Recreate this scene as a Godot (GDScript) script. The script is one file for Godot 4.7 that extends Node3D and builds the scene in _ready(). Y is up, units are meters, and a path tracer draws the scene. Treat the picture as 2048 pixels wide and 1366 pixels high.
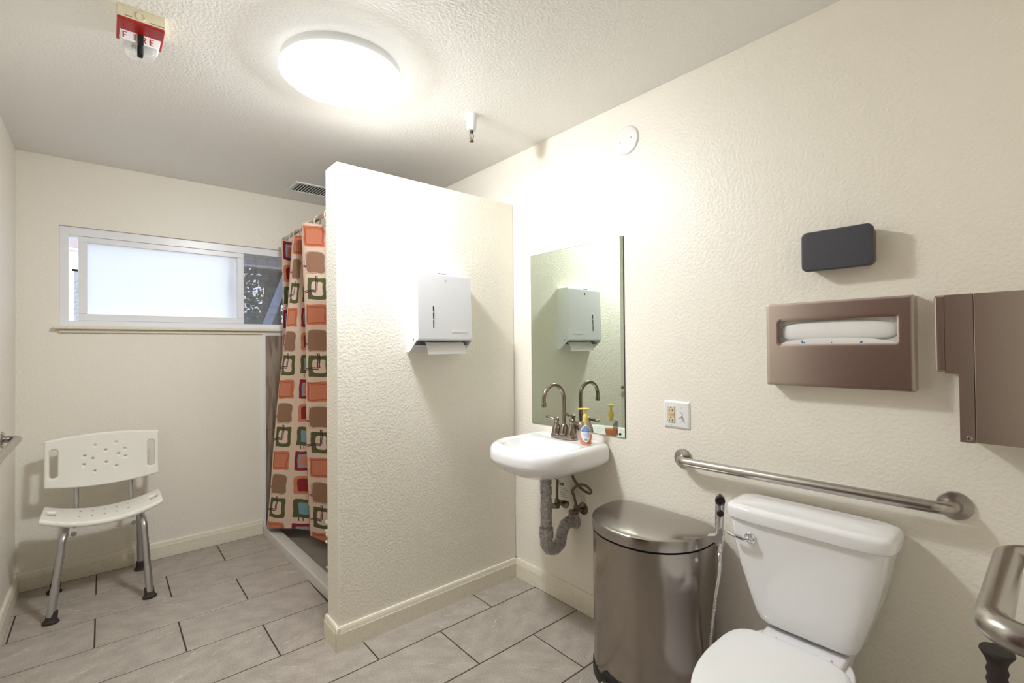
extends Node3D

# ---------------------------------------------------------------- room constants (metres)
const XR := 1.8165      # right wall face
const XL := -0.3677     # left wall face
const ZB := -3.7666     # back wall face
const ZF := 1.20        # front wall face, behind the camera
const ZP := -2.0895     # shower wall face towards the room
const TP := 0.138       # shower wall thickness
const XP := 0.7817      # shower wall free end
const HP := 2.1527      # shower wall height
const HC := 2.44        # ceiling
const T := 0.12         # wall thickness
const LAMP_ENERGY := 0.58
const LAMP_DOWN := 0.92
const LAMP_GLOW := 3.0
const LAMP := Color(0.965, 0.98, 1.0)

var O := Vector3.ZERO
var mats := {}
var used := {}

# ---------------------------------------------------------------- mesh collector
class M:
	var v := PackedVector3Array()
	var uv := PackedVector2Array()
	var t := PackedInt32Array()
	var mark := 0
	func add(p: Vector3, q := Vector2.ZERO) -> int:
		v.append(p); uv.append(q)
		return v.size() - 1
	func tri(a: int, b: int, c: int) -> void:
		t.append(a); t.append(b); t.append(c)
	func quad(a: int, b: int, c: int, d: int) -> void:
		tri(a, b, c); tri(a, c, d)
	func begin() -> void:
		mark = t.size()
	func end() -> void:
		# turn the closed shape added since begin() so that its front faces (clockwise) look outwards
		var mid := Vector3.ZERO
		var n := t.size() - mark
		if n == 0:
			return
		for i in range(mark, t.size()):
			mid += v[t[i]]
		mid /= n
		var vol := 0.0
		for i in range(mark, t.size(), 3):
			vol += (v[t[i]] - mid).dot((v[t[i + 1]] - mid).cross(v[t[i + 2]] - mid))
		if vol > 0:
			for i in range(mark, t.size(), 3):
				var k := t[i + 1]
				t[i + 1] = t[i + 2]
				t[i + 2] = k
	func mesh(off: Vector3, crease := 40.0) -> ArrayMesh:
		var lim := cos(deg_to_rad(crease))
		var nt := t.size() / 3
		var fn := PackedVector3Array(); fn.resize(nt)
		var fa := PackedVector3Array(); fa.resize(nt)
		var at := {}
		var pid := PackedInt32Array(); pid.resize(v.size())
		for i in v.size():
			var key := Vector3i((v[i] * 20000.0).round())
			if not at.has(key):
				at[key] = at.size()
			pid[i] = at[key]
		var near := []
		near.resize(at.size())
		for i in near.size():
			near[i] = PackedInt32Array()
		for f in nt:
			var c := -(v[t[f * 3 + 1]] - v[t[f * 3]]).cross(v[t[f * 3 + 2]] - v[t[f * 3]])
			fa[f] = c
			fn[f] = c.normalized()
			for k in 3:
				near[pid[t[f * 3 + k]]].append(f)
		var ov := PackedVector3Array(); var on := PackedVector3Array(); var ou := PackedVector2Array()
		ov.resize(nt * 3); on.resize(nt * 3); ou.resize(nt * 3)
		for f in nt:
			var n := fn[f]
			for k in 3:
				var i := t[f * 3 + k]
				var s := Vector3.ZERO
				for g in near[pid[i]]:
					if fn[g].dot(n) > lim:
						s += fa[g]
				ov[f * 3 + k] = v[i] - off
				on[f * 3 + k] = s.normalized() if s.length() > 1e-14 else n
				ou[f * 3 + k] = uv[i]
		var arr := []
		arr.resize(Mesh.ARRAY_MAX)
		arr[Mesh.ARRAY_VERTEX] = ov
		arr[Mesh.ARRAY_NORMAL] = on
		arr[Mesh.ARRAY_TEX_UV] = ou
		var am := ArrayMesh.new()
		am.add_surface_from_arrays(Mesh.PRIMITIVE_TRIANGLES, arr)
		return am

	# ---- primitives
	func rbox(lo: Vector3, hi: Vector3, r := 0.003, seg := 2) -> M:
		begin()
		var c := (lo + hi) / 2
		var h := (hi - lo) / 2
		h = Vector3(absf(h.x), absf(h.y), absf(h.z))
		r = minf(r, minf(h.x, minf(h.y, h.z)) * 0.999)
		for ax in 3:
			for sg in [-1.0, 1.0]:
				var u := (ax + 1) % 3
				var w := (ax + 2) % 3
				var cu := _steps(h[u], r, seg)
				var cw := _steps(h[w], r, seg)
				var base := v.size()
				for a in cu.size():
					for b in cw.size():
						var p := Vector3.ZERO
						p[ax] = h[ax] * sg; p[u] = cu[a]; p[w] = cw[b]
						var q := Vector3(clampf(p.x, -h.x + r, h.x - r), clampf(p.y, -h.y + r, h.y - r), clampf(p.z, -h.z + r, h.z - r))
						var d := p - q
						add(c + q + (d.normalized() * r if r > 0 else d), Vector2(p[u], p[w]))
				var nb := cw.size()
				for a in cu.size() - 1:
					for b in nb - 1:
						var i := base + a * nb + b
						if sg > 0:
							quad(i, i + 1, i + nb + 1, i + nb)
						else:
							quad(i, i + nb, i + nb + 1, i + 1)
		end()
		return self
	func _steps(h: float, r: float, seg: int) -> PackedFloat32Array:
		var o := PackedFloat32Array()
		if r <= 0.0:
			o.append(-h); o.append(h)
			return o
		for i in seg + 1:
			o.append(-h + r * (1.0 - tan((1.0 - float(i) / seg) * PI / 4)))
		for i in seg + 1:
			o.append(h - r * (1.0 - tan(float(i) / seg * PI / 4)))
		return o
	# rings: Array of PackedVector3Array of equal length (closed loops)
	func loft(rings: Array, cap0 := true, cap1 := true) -> M:
		begin()
		var n: int = rings[0].size()
		var base := v.size()
		var acc := 0.0
		for k in rings.size():
			if k > 0:
				acc += (rings[k][0] - rings[k - 1][0]).length()
			for i in n + 1:
				add(rings[k][i % n], Vector2(float(i) / n, acc))
		for k in rings.size() - 1:
			for i in n:
				var a := base + k * (n + 1) + i
				quad(a, a + 1, a + n + 2, a + n + 1)
		if cap0:
			_cap(rings[0], false)
		if cap1:
			_cap(rings[-1], true)
		end()
		return self
	func _cap(ring: PackedVector3Array, top: bool) -> void:
		var m := Vector3.ZERO
		for p in ring:
			m += p
		m /= ring.size()
		var c := add(m, Vector2(m.x, m.z))
		var b := v.size()
		for p in ring:
			add(p, Vector2(p.x, p.z))
		for i in ring.size():
			var j := (i + 1) % ring.size()
			if top:
				tri(b + i, b + j, c)
			else:
				tri(b + j, b + i, c)
	# tube along a path; rad a number or an array
	func tube(path: Array, rad, sides := 16, caps := true, squash := 1.0) -> M:
		var rings := []
		var up := Vector3.UP
		var d0: Vector3 = (path[1] - path[0]).normalized()
		if absf(d0.dot(up)) > 0.9:
			up = Vector3.RIGHT
		var nrm := (up - d0 * up.dot(d0)).normalized()
		for k in path.size():
			var d: Vector3
			if k == 0:
				d = path[1] - path[0]
			elif k == path.size() - 1:
				d = path[k] - path[k - 1]
			else:
				d = (path[k + 1] - path[k]).normalized() + (path[k] - path[k - 1]).normalized()
			d = d.normalized()
			nrm = (nrm - d * nrm.dot(d)).normalized()
			var bi := d.cross(nrm)
			var r: float = rad[k] if rad is Array else rad
			var ring := PackedVector3Array()
			for i in sides:
				var a := TAU * i / sides
				ring.append(path[k] + (nrm * cos(a) + bi * sin(a) * squash) * r)
			rings.append(ring)
		return loft(rings, caps, caps)
	# profile of Vector2(radius, height) turned round an axis through c along dir
	func lathe(prof: Array, c: Vector3, dir := Vector3.UP, sides := 32, sx := 1.0) -> M:
		dir = dir.normalized()
		var u := Vector3.RIGHT if absf(dir.x) < 0.8 else Vector3.UP
		u = (u - dir * u.dot(dir)).normalized()
		var w := dir.cross(u)
		var rings := []
		for p in prof:
			var ring := PackedVector3Array()
			for i in sides:
				var a := TAU * i / sides
				ring.append(c + dir * p.y + (u * cos(a) * sx + w * sin(a)) * maxf(p.x, 0.00001))
			rings.append(ring)
		return loft(rings)
	# polygon in the plane (a, b) pushed along e
	func prism(poly: PackedVector2Array, o: Vector3, a: Vector3, b: Vector3, e: Vector3) -> M:
		begin()
		var big := PackedVector2Array()
		for p in poly:
			big.append(p * 1000.0)
		var ids := Geometry2D.triangulate_polygon(big)
		var n := poly.size()
		var base := v.size()
		for k in 2:
			for p in poly:
				add(o + a * p.x + b * p.y + e * k, p)
		for i in range(0, ids.size(), 3):
			tri(base + ids[i], base + ids[i + 1], base + ids[i + 2])
			tri(base + n + ids[i], base + n + ids[i + 2], base + n + ids[i + 1])
		# sides, wound to agree with the first cap
		var area := 0.0
		for i in n:
			area += poly[i].cross(poly[(i + 1) % n])
		var ccw := area > 0
		var tri_ccw: bool = (poly[ids[1]] - poly[ids[0]]).cross(poly[ids[2]] - poly[ids[0]]) > 0
		for i in n:
			var j := (i + 1) % n
			if ccw == tri_ccw:
				quad(base + i, base + n + i, base + n + j, base + j)
			else:
				quad(base + i, base + j, base + n + j, base + n + i)
		end()
		return self
	# plate whose outline and holes come from a distance function (positive inside), rounded edges.
	# to3(p: Vector2, h: float) gives the place of a point at p, h off the middle of the sheet
	func plate(lo: Vector2, hi: Vector2, cell: float, sd: Callable, thick: float, r: float, to3: Callable) -> M:
		begin()
		var nx := int(ceil((hi.x - lo.x) / cell)) + 3
		var ny := int(ceil((hi.y - lo.y) / cell)) + 3
		var ok := PackedByteArray(); ok.resize(nx * ny)
		var top := PackedInt32Array(); top.resize(nx * ny)
		var bot := PackedInt32Array(); bot.resize(nx * ny)
		for j in ny:
			for i in nx:
				var p := lo + Vector2(i - 1, j - 1) * cell
				var s: float = sd.call(p)
				if s < -0.75 * cell:
					continue
				if s < 0.5 * cell:
					for it in 2:
						var e := cell * 0.05
						var g := Vector2(sd.call(p + Vector2(e, 0)) - sd.call(p - Vector2(e, 0)), sd.call(p + Vector2(0, e)) - sd.call(p - Vector2(0, e)))
						if g.length() > 1e-9:
							p -= g.normalized() * float(sd.call(p))
					s = 0.0
				ok[j * nx + i] = 1
				var f := 1.0 - clampf(s / r, 0, 1)
				var h := thick / 2 - r + r * sqrt(maxf(0.0, 1.0 - f * f)) if s > 0.0 else thick / 2 - r
				h = maxf(h, 0.0)
				top[j * nx + i] = add(to3.call(p, h), p)
				bot[j * nx + i] = add(to3.call(p, -h), p)
		var edge := {}
		for j in ny - 1:
			for i in nx - 1:
				var a := j * nx + i
				var c := [a, a + 1, a + nx + 1, a + nx]
				var n := ok[c[0]] + ok[c[1]] + ok[c[2]] + ok[c[3]]
				var loop := []
				for k in 4:
					if ok[c[k]]:
						loop.append(c[k])
				if n < 3:
					continue
				var m := Vector2.ZERO
				for k in loop:
					m += uv[top[k]]
				if sd.call(m / loop.size()) < -0.05 * cell:
					continue
				for k in range(1, loop.size() - 1):
					tri(top[loop[0]], top[loop[k]], top[loop[k + 1]])
					tri(bot[loop[0]], bot[loop[k + 1]], bot[loop[k]])
				for k in loop.size():
					var x: int = loop[k]
					var y: int = loop[(k + 1) % loop.size()]
					if edge.has(Vector2i(y, x)):
						edge.erase(Vector2i(y, x))
					else:
						edge[Vector2i(x, y)] = true
		for e in edge:
			quad(top[e.x], bot[e.x], bot[e.y], top[e.y])
		end()
		return self

# ---------------------------------------------------------------- helpers
func numbered(s: String) -> String:
	if not used.has(s):
		used[s] = 0
		return s
	used[s] += 1
	return "%s_%03d" % [s, used[s]]

func tag(o: Node3D, label: String, cat: String, group := "", kind := "") -> void:
	if label: o.set_meta("label", label)
	if cat: o.set_meta("category", cat)
	if group: o.set_meta("group", group)
	if kind: o.set_meta("kind", kind)

func thing(nm: String, label: String, cat: String, at: Vector3, group := "") -> Node3D:
	var o := Node3D.new()
	o.name = numbered(nm)
	add_child(o)
	o.position = at
	O = at
	tag(o, label, cat, group)
	return o

func part(parent: Node, nm: String, m: M, mat: Material, crease := 40.0, label := "") -> MeshInstance3D:
	var mi := MeshInstance3D.new()
	mi.mesh = m.mesh(O, crease)
	mi.material_override = mat
	mi.name = nm
	parent.add_child(mi, true)
	if label: mi.set_meta("label", label)
	return mi

func single(nm: String, label: String, cat: String, at: Vector3, m: M, mat: Material, crease := 40.0, group := "") -> MeshInstance3D:
	O = at
	var mi := MeshInstance3D.new()
	mi.mesh = m.mesh(O, crease)
	mi.material_override = mat
	mi.name = numbered(nm)
	add_child(mi)
	mi.position = at
	tag(mi, label, cat, group)
	return mi

func structure(nm: String, m: M, mat: Material, label := "") -> MeshInstance3D:
	O = Vector3.ZERO
	var mi := MeshInstance3D.new()
	mi.mesh = m.mesh(O, 30.0)
	mi.material_override = mat
	mi.name = numbered(nm)
	add_child(mi)
	tag(mi, label, "", "", "structure")
	return mi

func sub(p: Node, nm: String, m: M, mat: Material, crease := 40.0, label := "") -> MeshInstance3D:
	return part(p, nm, m, mat, crease, label)

func col(r: float, g: float, b: float) -> Color:
	return Color(r / 255.0, g / 255.0, b / 255.0)

func mk(c: Color, rough := 0.5, metal := 0.0) -> StandardMaterial3D:
	var m := StandardMaterial3D.new()
	m.albedo_color = c
	m.roughness = rough
	m.metallic = metal
	return m

func noise_tex(seed_: int, freq: float, size := 512, oct := 3, kind := FastNoiseLite.TYPE_SIMPLEX, ramp: Gradient = null) -> NoiseTexture2D:
	var n := FastNoiseLite.new()
	n.seed = seed_
	n.noise_type = kind
	n.frequency = freq
	n.fractal_octaves = oct
	var t := NoiseTexture2D.new()
	t.width = size
	t.height = size
	t.seamless = true
	t.noise = n
	if ramp:
		t.color_ramp = ramp
	return t

func gradient(stops: Array) -> Gradient:
	var g := Gradient.new()
	g.offsets = PackedFloat32Array(stops.map(func(s): return s[0]))
	g.colors = PackedColorArray(stops.map(func(s): return s[1]))
	return g

func relief(m: StandardMaterial3D, t: Texture2D, cm: float, scale: float) -> StandardMaterial3D:
	m.heightmap_enabled = true
	m.heightmap_texture = t
	m.heightmap_scale = cm
	m.uv1_triplanar = true
	m.uv1_world_triplanar = true
	m.uv1_scale = Vector3.ONE * scale
	return m

func rounded(p: Vector2, c: Vector2, h: Vector2, r: float) -> float:
	# distance inside a rounded rectangle, positive inside
	var q := (p - c).abs() - h + Vector2(r, r)
	return -(Vector2(maxf(q.x, 0), maxf(q.y, 0)).length() + minf(maxf(q.x, q.y), 0) - r)

func arc(c: Vector3, from: Vector3, to: Vector3, n := 8) -> Array:
	# quarter bend round c from the point from to the point to
	var a := from - c
	var b := to - c
	var o := []
	for i in n + 1:
		var k := float(i) / n
		o.append(c + a * cos(k * PI / 2) + b * sin(k * PI / 2))
	return o

func sup(xf: float, xb: float, cx: float, zc: float, az: float, nf: float, nb: float, y: float, n := 56) -> PackedVector3Array:
	# closed outline at height y: front at xf, back at xb, half width az
	var ring := PackedVector3Array()
	for i in n:
		var a := TAU * i / n
		var c := cos(a)
		var s := sin(a)
		var e := nf if c > 0 else nb
		var x := cx - (cx - xf) * pow(absf(c), 2.0 / e) if c > 0 else cx + (xb - cx) * pow(absf(c), 2.0 / e)
		ring.append(Vector3(x, y, zc + az * signf(s) * pow(absf(s), 2.0 / e)))
	return ring

func spline(pts: Array, per := 6) -> Array:
	var o := []
	var n := pts.size()
	for i in n - 1:
		var p0 = pts[maxi(i - 1, 0)]
		var p1 = pts[i]
		var p2 = pts[i + 1]
		var p3 = pts[mini(i + 2, n - 1)]
		for k in per:
			var t := float(k) / per
			o.append(0.5 * ((2.0 * p1) + (p2 - p0) * t + (2.0 * p0 - 5.0 * p1 + 4.0 * p2 - p3) * t * t + (3.0 * p1 - p0 - 3.0 * p2 + p3) * t * t * t))
	o.append(pts[n - 1])
	return o

# ---------------------------------------------------------------- the scene
func _ready() -> void:
	set_camera_and_light()
	make_materials()
	build_shell()
	build_floor()
	build_window()
	build_outside()
	weathered_post()
	build_door()
	build_shower()
	build_curtain()
	build_chair()
	build_left_rail()
	build_ceiling_things()
	build_towel_dispenser()
	build_mirror()
	build_sink()
	build_can()
	build_toilet()
	build_wall_things()
	build_rail_and_plunger()

func set_camera_and_light() -> void:
	var cam := Camera3D.new()
	cam.name = "camera"
	var yaw := deg_to_rad(40.7313)
	var pit := deg_to_rad(0.5511)
	var rol := deg_to_rad(-0.5431)
	var fw := Vector3(sin(yaw) * cos(pit), sin(pit), -cos(yaw) * cos(pit))
	var rt := Vector3(cos(yaw), 0, sin(yaw))
	var up := rt.cross(fw)
	var r2 := rt * cos(rol) + up * sin(rol)
	var u2 := up * cos(rol) - rt * sin(rol)
	cam.transform = Transform3D(Basis(r2, u2, -fw), Vector3(0, 1.3265, 0))
	cam.fov = rad_to_deg(2.0 * atan(683.0 / 949.14))
	cam.near = 0.02
	cam.current = true
	add_child(cam)

	var env := Environment.new()
	env.tonemap_mode = Environment.TONE_MAPPER_LINEAR
	env.tonemap_exposure = 1.8
	env.background_mode = Environment.BG_SKY
	var sky := Sky.new()
	var sm := ProceduralSkyMaterial.new()
	sm.sky_top_color = Color(0.72, 0.80, 0.95)
	sm.sky_horizon_color = Color(0.92, 0.95, 1.0)
	sm.ground_bottom_color = Color(0.55, 0.54, 0.50)
	sm.ground_horizon_color = Color(0.75, 0.75, 0.74)
	sm.sky_energy_multiplier = 1.0
	sm.ground_energy_multiplier = 1.0
	sm.sun_angle_max = 1.0
	sky.sky_material = sm
	env.sky = sky
	env.background_energy_multiplier = 3.3
	env.sdfgi_enabled = true
	env.ssao_enabled = true
	env.ssil_enabled = true
	var we := WorldEnvironment.new()
	we.name = "environment"
	we.environment = env
	add_child(we)

func make_materials() -> void:
	var peel := noise_tex(3, 0.045, 512, 3)
	var wall := mk(col(246, 240, 226), 0.42)
	relief(wall, peel, 0.10, 2.2)
	mats.wall = wall
	var ceil_ := mk(col(247, 245, 240), 0.6)
	relief(ceil_, peel, 0.12, 2.4)
	mats.ceiling = ceil_
	var trim := mk(col(240, 233, 214), 0.38)
	relief(trim, noise_tex(9, 0.01, 256, 2), 0.03, 2.0)
	var g := gradient([[0.0, Color(0.96, 0.95, 0.92)], [0.45, Color(1, 1, 1)], [0.93, Color(1, 1, 1)], [0.97, Color(0.72, 0.66, 0.54)], [1.0, Color(0.38, 0.32, 0.24)]])
	trim.albedo_texture = noise_tex(21, 0.035, 512, 4, FastNoiseLite.TYPE_SIMPLEX, g)
	mats.trim = trim
	mats.white_paint = mk(col(238, 238, 236), 0.35)
	mats.vinyl = mk(col(246, 247, 249), 0.3)
	mats.grout = mk(col(66, 56, 46), 0.9)
	mats.porcelain = mk(col(249, 248, 248), 0.08)
	mats.porcelain.clearcoat_enabled = true
	mats.porcelain.clearcoat = 0.6
	mats.porcelain.clearcoat_roughness = 0.05
	mats.seat = mk(col(244, 243, 242), 0.25)
	mats.plastic = mk(col(250, 247, 236), 0.32)
	mats.steel = mk(col(178, 173, 166), 0.27, 1.0)
	mats.satin = mk(col(196, 183, 174), 0.27, 1.0)
	mats.brushed = mk(col(162, 154, 147), 0.20, 1.0)
	mats.lid_steel = mk(col(170, 164, 158), 0.22, 1.0)
	mats.chrome = mk(col(222, 222, 224), 0.06, 1.0)
	mats.pewter = mk(col(160, 148, 136), 0.22, 1.0)
	mats.aluminium = mk(col(196, 196, 198), 0.34, 1.0)
	mats.black = mk(col(24, 23, 22), 0.5)
	mats.rubber = mk(col(52, 46, 42), 0.75)
	mats.dark = mk(col(12, 11, 10), 0.8)
	mats.paper = mk(col(240, 238, 234), 0.85)
	mats.dispenser = mk(col(236, 236, 238), 0.3)
	mats.mirror = mk(col(216, 226, 214), 0.012, 1.0)
	mats.glass_edge = mk(col(52, 60, 54), 0.3)
	mats.red = mk(col(168, 30, 26), 0.35)
	mats.ivory = mk(col(226, 212, 180), 0.4)
	mats.beige = mk(col(222, 212, 182), 0.45)
	mats.charcoal = mk(col(70, 69, 76), 0.45)
	mats.clear = mk(Color(1, 1, 1, 0.12), 0.05)
	mats.clear.transparency = BaseMaterial3D.TRANSPARENCY_ALPHA
	mats.pane = mk(Color(0.93, 0.95, 0.96, 0.10), 0.02)
	mats.pane.transparency = BaseMaterial3D.TRANSPARENCY_ALPHA
	mats.frosted = mk(col(250, 251, 253), 0.35)
	mats.frosted.backlight_enabled = true
	mats.frosted.backlight = Color(1, 1, 1)

# ---------------------------------------------------------------- shell
func build_shell() -> void:
	structure("ceiling", M.new().rbox(Vector3(XL - T, HC, ZB - T), Vector3(XR + T, HC + 0.15, ZF + T), 0.0), mats.ceiling, "off white textured ceiling over the washroom")
	structure("wall_right", M.new().rbox(Vector3(XR, 0, ZB - T), Vector3(XR + T, HC, ZF + T), 0.0), mats.wall, "cream textured wall behind sink and toilet")
	structure("wall_front", M.new().rbox(Vector3(XL - T, 0, ZF), Vector3(XR, HC, ZF + T), 0.0), mats.wall, "cream wall")
	structure("wall_nook", M.new().rbox(Vector3(0.915, 0, 0.015), Vector3(XR, HC, 0.135), 0.004), mats.wall, "cream side wall next to the toilet")
	structure("wall_shower", M.new().rbox(Vector3(XP, 0, ZP - TP), Vector3(XR, HP, ZP), 0.006), mats.wall, "cream part height wall between sink and shower")
	var sw := get_node("wall_shower")
	O = Vector3.ZERO
	var chip := mk(col(250, 249, 246), 0.8)
	for q in [[0.515, 0.010, 0.014], [0.478, 0.013, 0.010], [0.455, 0.008, 0.016], [0.425, 0.012, 0.012], [0.31, 0.006, 0.008]]:
		var y: float = q[0]
		var hh: float = q[2]
		var o := Vector3(XP - 0.001, y, ZP - TP + 0.002)
		part(sw, "paint_chip", M.new().prism(PackedVector2Array([Vector2(0, 0), Vector2(-q[1] * 0.6, hh * 0.2), Vector2(-q[1], hh * 0.9), Vector2(-q[1] * 0.3, hh * 1.3), Vector2(0.003, hh * 1.1)]), o, Vector3(0.5, 0, 0.85), Vector3.UP, Vector3(-0.0012, 0, 0.0004)), chip)
	# back wall with the window opening, left wall with the door opening
	cut_wall("wall_back", Vector3(XL - T, 0, ZB - T), Vector3(XR, HC, ZB), Vector3(-0.193, 1.467, ZB - 0.3), Vector3(1.62, 2.052, ZB + 0.3), "cream wall with the sliding window")
	cut_wall("wall_left", Vector3(XL - T, 0, ZB), Vector3(XL, HC, ZF), Vector3(XL - 0.3, -0.1, -1.28), Vector3(XL + 0.3, 2.05, -0.33), "cream wall on the door side")
	# baseboards: a board with a sloped top
	var bt := 0.0164
	base_run("baseboard_back", Vector3(XL, 0, ZB), Vector3(0.862, 0, ZB), Vector3(0, 0, 1), bt)
	base_run("baseboard_left", Vector3(XL, 0, ZB), Vector3(XL, 0, -1.36), Vector3(1, 0, 0), bt)
	base_run("baseboard_right", Vector3(XR, 0, ZP), Vector3(XR, 0, 0.0), Vector3(-1, 0, 0), bt)
	base_run("baseboard_shower", Vector3(XP - bt, 0, ZP), Vector3(XR, 0, ZP), Vector3(0, 0, 1), bt)
	base_run("baseboard_end", Vector3(XP, 0, ZP + bt), Vector3(XP, 0, ZP - TP - 0.004), Vector3(-1, 0, 0), bt)
	base_run("baseboard_nook", Vector3(0.915, 0, 0.015), Vector3(XR, 0, 0.015), Vector3(0, 0, -1), bt)

func cut_wall(nm: String, lo: Vector3, hi: Vector3, a: Vector3, b: Vector3, label: String) -> void:
	var c := CSGCombiner3D.new()
	c.name = nm
	var w := CSGBox3D.new()
	w.name = "slab"
	w.size = hi - lo
	w.position = (lo + hi) / 2
	w.material = mats.wall
	c.add_child(w)
	var h := CSGBox3D.new()
	h.name = "opening"
	h.operation = CSGShape3D.OPERATION_SUBTRACTION
	h.size = b - a
	h.position = (a + b) / 2
	h.material = mats.wall
	c.add_child(h)
	add_child(c)
	tag(c, label, "", "", "structure")

func base_run(nm: String, a: Vector3, b: Vector3, out: Vector3, bt: float) -> void:
	var h := 0.102
	var poly := PackedVector2Array([Vector2(0, 0), Vector2(bt, 0), Vector2(bt, h - 0.026), Vector2(bt - 0.0025, h - 0.022), Vector2(bt - 0.004, h - 0.006), Vector2(bt - 0.008, h), Vector2(0, h)])
	structure(nm, M.new().prism(poly, a, out, Vector3.UP, b - a), mats.trim, "")

# ---------------------------------------------------------------- floor
func tile_image(seed_: int) -> ImageTexture:
	# grey stone print: clouds drawn out along one direction, fine grain, a few wandering pale veins
	var w := 768
	var h := 384
	var rng := RandomNumberGenerator.new()
	rng.seed = seed_
	var cloud := FastNoiseLite.new(); cloud.seed = seed_; cloud.frequency = 0.006; cloud.fractal_octaves = 5
	var fine := FastNoiseLite.new(); fine.seed = seed_ + 7; fine.frequency = 0.07; fine.fractal_octaves = 4
	var b := fine.get_image(w, h, false, false, false).get_data()
	var vein := PackedFloat32Array()
	vein.resize(w * h)
	var lean := rng.randf_range(0.25, 0.75)
	for k in 9:
		var p := Vector2(rng.randf() * w, rng.randf() * h)
		var a := lean + rng.randfn(0, 0.25)
		var strong := rng.randf_range(0.10, 0.28) if k > 2 else rng.randf_range(0.7, 1.1)
		var wide := rng.randf_range(1.4, 2.4) if k <= 2 else rng.randf_range(2.0, 7.0)
		var n := rng.randi_range(160, 420)
		for q in n:
			a += rng.randfn(0, 0.09)
			a = lerpf(a, lean, 0.03)
			p += Vector2(cos(a), -sin(a))
			var f: float = strong * sin(PI * q / n) * (0.55 + 0.45 * sin(q * 0.11 + k))
			var r := int(ceil(wide * 1.5))
			for dy in range(-r, r + 1):
				var y := int(p.y) + dy
				var x := int(p.x)
				if y < 0 or y >= h or x < 0 or x >= w:
					continue
				var g := f * exp(-dy * dy / (wide * wide))
				vein[y * w + x] = maxf(vein[y * w + x], g)
	var ca := cos(lean)
	var sa := sin(lean)
	var out := PackedByteArray()
	out.resize(w * h * 3)
	for y in h:
		for x in w:
			var i := y * w + x
			var u := x * ca - y * sa
			var v := x * sa + y * ca
			var c := cloud.get_noise_2d(u * 0.9, v * 1.5)
			var f := 0.5 + c * 0.20 + (b[i] / 255.0 - 0.5) * 0.34 + vein[i] * (0.7 + 0.6 * b[i] / 255.0)
			var k := 0.74 + f * 0.5
			out[i * 3] = int(clampf(174 * k, 0, 255))
			out[i * 3 + 1] = int(clampf(165 * k, 0, 255))
			out[i * 3 + 2] = int(clampf(153 * k, 0, 255))
	return ImageTexture.create_from_image(Image.create_from_data(w, h, false, Image.FORMAT_RGB8, out))

func build_floor() -> void:
	O = Vector3.ZERO
	var fl := structure("floor", M.new().rbox(Vector3(XL - T, -0.12, ZB - T), Vector3(XR + T, -0.0016, ZF + T), 0.0), mats.grout, "floor of grey stone look tiles with dark joints")
	var variants := []
	for k in 4:
		var m := mk(Color(1, 1, 1), 0.36)
		m.albedo_texture = tile_image(11 + k * 5)
		variants.append(m)
	var rng := RandomNumberGenerator.new()
	rng.seed = 5
	var pitch := 0.3055
	var g := 0.0058
	var z0 := -1.9120
	var shared := {}
	for row in range(-7, 12):
		var za := z0 + row * pitch
		var zb_ := minf(za + pitch - g, ZF)
		var zs := maxf(za, ZB)
		if zb_ - zs < 0.01:
			continue
		var x0 := (0.582 if posmod(row, 2) == 0 else 0.279) - 0.611 * 3
		for k in 8:
			var xa := x0 + 0.611 * k
			var xb := xa + 0.611 - g
			var xs := maxf(xa, XL)
			var xe := minf(xb, XR)
			if xe - xs < 0.01:
				continue
			if zb_ < -2.30 and xs > 0.88:
				continue
			if zb_ < -2.30:
				xe = minf(xe, 0.90)
			var m := M.new()
			var flip := rng.randi() % 4
			var lo := Vector3(xs, -0.0040, zs)
			var hi := Vector3(xe, 0.0, zb_)
			add_tile(m, lo, hi, xa, za, 0.611, pitch, flip)
			var mi := MeshInstance3D.new()
			mi.mesh = m.mesh(O, 30.0)
			mi.material_override = variants[rng.randi() % 4]
			mi.name = "tile"
			fl.add_child(mi, true)

func add_tile(m: M, lo: Vector3, hi: Vector3, xa: float, za: float, w: float, d: float, flip: int) -> void:
	m.begin()
	var r := 0.0012
	var rows := [[lo.y, 0.0], [hi.y - r, 0.0], [hi.y, r]]
	var rings := []
	for q in rows:
		var i: float = q[1]
		var ring := [Vector3(lo.x + i, q[0], lo.z + i), Vector3(hi.x - i, q[0], lo.z + i), Vector3(hi.x - i, q[0], hi.z - i), Vector3(lo.x + i, q[0], hi.z - i)]
		var ids := []
		for p in ring:
			var u: float = (p.x - xa) / w
			var v: float = (p.z - za) / d
			if flip & 1: u = 1.0 - u
			if flip & 2: v = 1.0 - v
			ids.append(m.add(p, Vector2(u, v)))
		rings.append(ids)
	for k in 2:
		for i in 4:
			var j := (i + 1) % 4
			m.quad(rings[k][i], rings[k][j], rings[k + 1][j], rings[k + 1][i])
	m.quad(rings[2][0], rings[2][1], rings[2][2], rings[2][3])
	m.quad(rings[0][3], rings[0][2], rings[0][1], rings[0][0])
	m.end()

# ---------------------------------------------------------------- window
func frame4(lo: Vector3, hi: Vector3, wl: float, wr: float, wb: float, wt: float, parent: Node, names: Array, mat: Material) -> void:
	part(parent, names[0], M.new().rbox(lo, Vector3(lo.x + wl, hi.y, hi.z), 0.002), mat)
	part(parent, names[0], M.new().rbox(Vector3(hi.x - wr, lo.y, lo.z), hi, 0.002), mat)
	part(parent, names[1], M.new().rbox(Vector3(lo.x + wl, lo.y, lo.z), Vector3(hi.x - wr, lo.y + wb, hi.z), 0.002), mat)
	part(parent, names[1], M.new().rbox(Vector3(lo.x + wl, hi.y - wt, lo.z), Vector3(hi.x - wr, hi.y, hi.z), 0.002), mat)

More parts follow.
